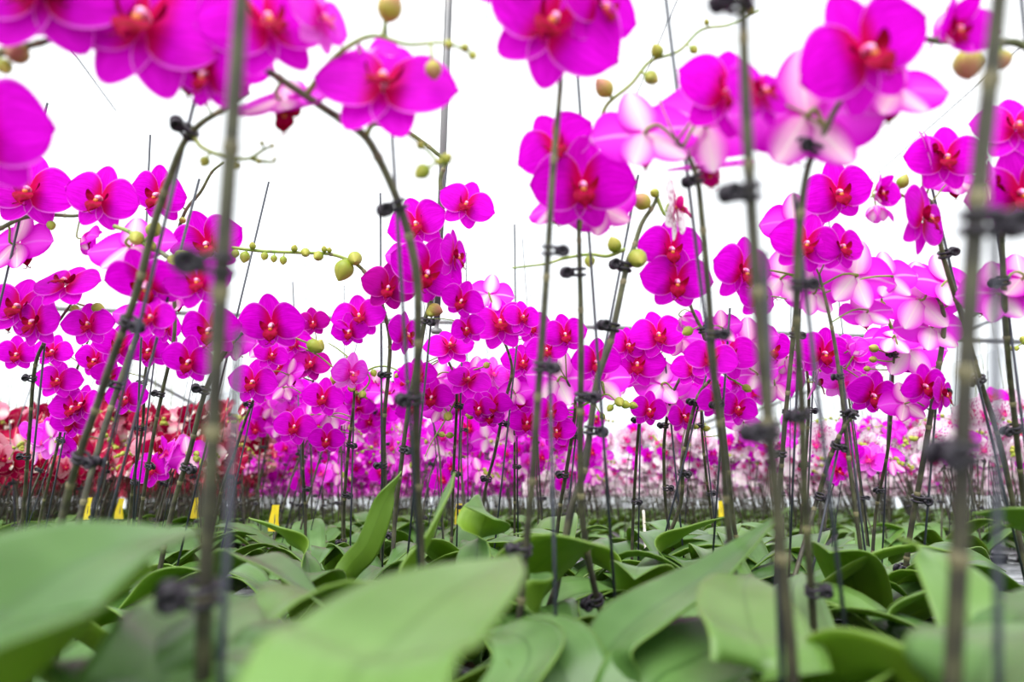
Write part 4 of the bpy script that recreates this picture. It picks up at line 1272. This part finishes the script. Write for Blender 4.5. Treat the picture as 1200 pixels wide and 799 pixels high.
# cross pipe, purlins, braces placed from what the photo shows of them
a = P(250, 368, 5.6); b = P(1240, 402, 5.6)
beam('cross_pipe', [a + (a - b) * .3, b] , .020, 'pipe', 'long thin grey pipe crossing the house behind the flowers', 'pipe')
a = P(300, 478, 9); b = P(560, 487, 9); beam('cross_pipe', [a, b], .014, 'pipe', 'short distant grey rail low over the crimson bed', 'pipe')
beam('upright_post', [P(331, 478, 9), P(331, 601, 9)], .012, 'pipe', 'thin distant upright beneath the low far rail', 'post')
beam('roof_brace', [P(165, 440, 6), P(305, 515, 9)], .018, 'truss', 'thin slanting grey brace behind the dark leaning stems over crimson flowers', 'brace')
beam('roof_brace', [P(295, 505, 10), P(330, 525, 12)], .018, 'truss', 'short far slanting brace end under the low rail', 'brace')
g = Geo(); a = P(1250, 322, 4.2); b = P(700, 547, 13.5)
for dz, r in ((0, .022), (-.10, .012)):
    tube(g, np.array([a + (0, 0, dz), b + (0, 0, dz)]), r, 8)
box(g, (0, 0, 0), (.001, .001, .001))
o = link('gutter_rail', g.mesh('gutter_rail', [M['truss']])); tag(o, 'double grey gutter rail running away under the roof past the pale orchids', 'rail')
# far bench wall behind the pale bed
g = Geo(); box(g, P(955, 566, 13.6) + np.array([0, 0, 0]), (2.6, .05, .36)); box(g, P(955, 566, 13.6) + np.array([0, -.03, .16]), (2.7, .06, .04), 0)
for dx in (-1.1, 0, 1.1):
    c_ = P(955, 566, 13.6); box(g, (c_[0] + dx, c_[1], (POT_Z + c_[2]) / 2 - .09), (.05, .04, c_[2] - POT_Z - .17))
o = link('white_side_board', g.mesh('white_side_board', [simple('white_board', (.8, .84, .86), .6)], False)); tag(o, 'long white board behind the stems of the pale orchids', 'board')
# hanging water pipe with nozzle
g = Geo(); a = P(528, -60, 1.25); b = P(512, 372, 1.35)
tube(g, np.array([a, b]), .0066, 12); pipe = link('hanging_pipe', g.mesh('hanging_pipe', [M['pipe']])); tag(pipe, 'grey pipe hanging down from the roof beside the tall bud tip', 'pipe')
g = Geo(); dn = (b - a) / np.linalg.norm(b - a)
lathe(g, [(.0068, 0), (.0075, .004), (.0045, .008), (.0045, .020), (.010, .022), (.0125, .027), (.009, .032), (.0005, .033)], dn, b, 14)
link('spray_nozzle', g.mesh('spray_nozzle', [M['pipe']]), pipe)
for i, (p, q, lab) in enumerate([((1215, 38, 2.2), (955, 268, 3.6), 'thin dark wire slanting behind the pointed magenta flower'),
                                 ((72, 42, 2.0), (136, 130, 2.5), 'thin dark wire slanting down from the blurred corner flowers'),
                                 ((14, 176, 2.2), (50, 212, 2.5), 'short thin wire showing between two magenta flowers at the edge'),
                                 ((797, -8, 2.2), (742, 120, 2.6), 'thin wire crossing the branch of small buds'),
                                 ((574, -10, 1.8), (560, 110, 2.0), 'hair-thin string hanging beside the hanging pipe')]):
    beam('roof_wire', [P(*p), P(*q)], .0022 if i != 4 else .0010, 'wire', lab, 'wire', 6)
# yellow cards and pale cane among the far stems
for i, (x, y, d, lab) in enumerate([(103, 597, 1.75, 'yellow card at the foot of the crimson orchids, nearest the broad corner leaf'), (141, 597, 1.9, 'yellow card between the thick leaning stems at leaf height'),
                                    (229, 596, 1.9, 'yellow card beside the near blurred stem at leaf height'), (322, 608, 1.5, 'bright yellow card standing among leaves before the crimson bed'),
                                    (538, 603, 1.9, 'yellow card tucked behind the tall folded leaf'), (845, 597, 2.4, 'small yellow card at the front of the pale bed')]):
    c = P(x, y, d); g = Geo(); tube(g, np.array([(c[0], c[1], RIM - .06), (c[0], c[1], c[2] + .01)]), .0012, 6, 1)
    rr = random.Random(i); V = []; U = []
    for iu in range(6):
        for iv in range(5):
            V.append((c[0] + (iv / 4 - .5) * .020 * (1.2 - .4 * iu / 5), c[1] - .003 - .004 * math.sin(iv * 1.3 + iu), c[2] - .026 + .056 * iu / 5)); U.append((iv / 4, iu / 5))
    Fc = [(a * 5 + b_, a * 5 + b_ + 1, a * 5 + b_ + 6, a * 5 + b_ + 5) for a in range(5) for b_ in range(4)]
    g.add(V, Fc, U, 0)
    o = link('plant_label', g.mesh('plant_label', [M['yellow'], M['wire']])); tag(o, lab, 'label')
a = P(754, 598, 1.5); b = P(757, 648, 1.45); beam('support_cane', [np.array([b[0], b[1], RIM - .05]), b, a], .003, 'cane', 'bleached white cane standing among the leaves beneath the magenta flowers', 'cane')

# world and lights
w = bpy.data.worlds.new('overcast'); C.world = w; w.use_nodes = True
nt = w.node_tree; nt.nodes.clear()
bg = nt.nodes.new('ShaderNodeBackground'); out = nt.nodes.new('ShaderNodeOutputWorld')
tc = nt.nodes.new('ShaderNodeTexCoord'); sp = nt.nodes.new('ShaderNodeSeparateXYZ'); mr = nt.nodes.new('ShaderNodeMapRange'); mx = nt.nodes.new('ShaderNodeMix'); mx.data_type = 'RGBA'
nt.links.new(tc.outputs['Generated'], sp.inputs[0]); nt.links.new(sp.outputs[2], mr.inputs[0]); mr.inputs[1].default_value = -.05; mr.inputs[2].default_value = .5
nt.links.new(mr.outputs[0], mx.inputs[0]); mx.inputs[6].default_value = (.93, .97, 1, 1); mx.inputs[7].default_value = (.97, .985, 1, 1)
nt.links.new(mx.outputs[2], bg.inputs[0]); nt.links.new(bg.outputs[0], out.inputs[0]); bg.inputs[1].default_value = 1.1
sun = bpy.data.lights.new('sun', 'SUN'); sun.energy = 4.6; sun.angle = math.radians(50); sun.color = (1, .98, .95)
so = bpy.data.objects.new('sun', sun); COL.objects.link(so); so.rotation_euler = (math.radians(38), 0, math.radians(-20))

cam = bpy.data.cameras.new('camera'); co = bpy.data.objects.new('camera', cam); COL.objects.link(co)
co.location = CAM; co.rotation_euler = (math.radians(90) + PITCH, 0, 0)
cam.sensor_width = 36; cam.lens = 36 * F / 1200; cam.clip_start = .02; cam.clip_end = 100
cam.dof.use_dof = True; cam.dof.focus_distance = 1.05; cam.dof.aperture_fstop = 3.6
C.camera = co
C.view_settings.view_transform = 'Standard'; C.view_settings.look = 'None'; C.view_settings.exposure = 0.40; C.view_settings.gamma = 1
C.view_settings.use_curve_mapping = False
C.cycles.use_denoising = True
C.cycles.max_bounces = 8; C.cycles.diffuse_bounces = 3; C.cycles.transmission_bounces = 4; C.cycles.transparent_max_bounces = 8; C.cycles.glossy_bounces = 2
C.cycles.caustics_reflective = False; C.cycles.caustics_refractive = False
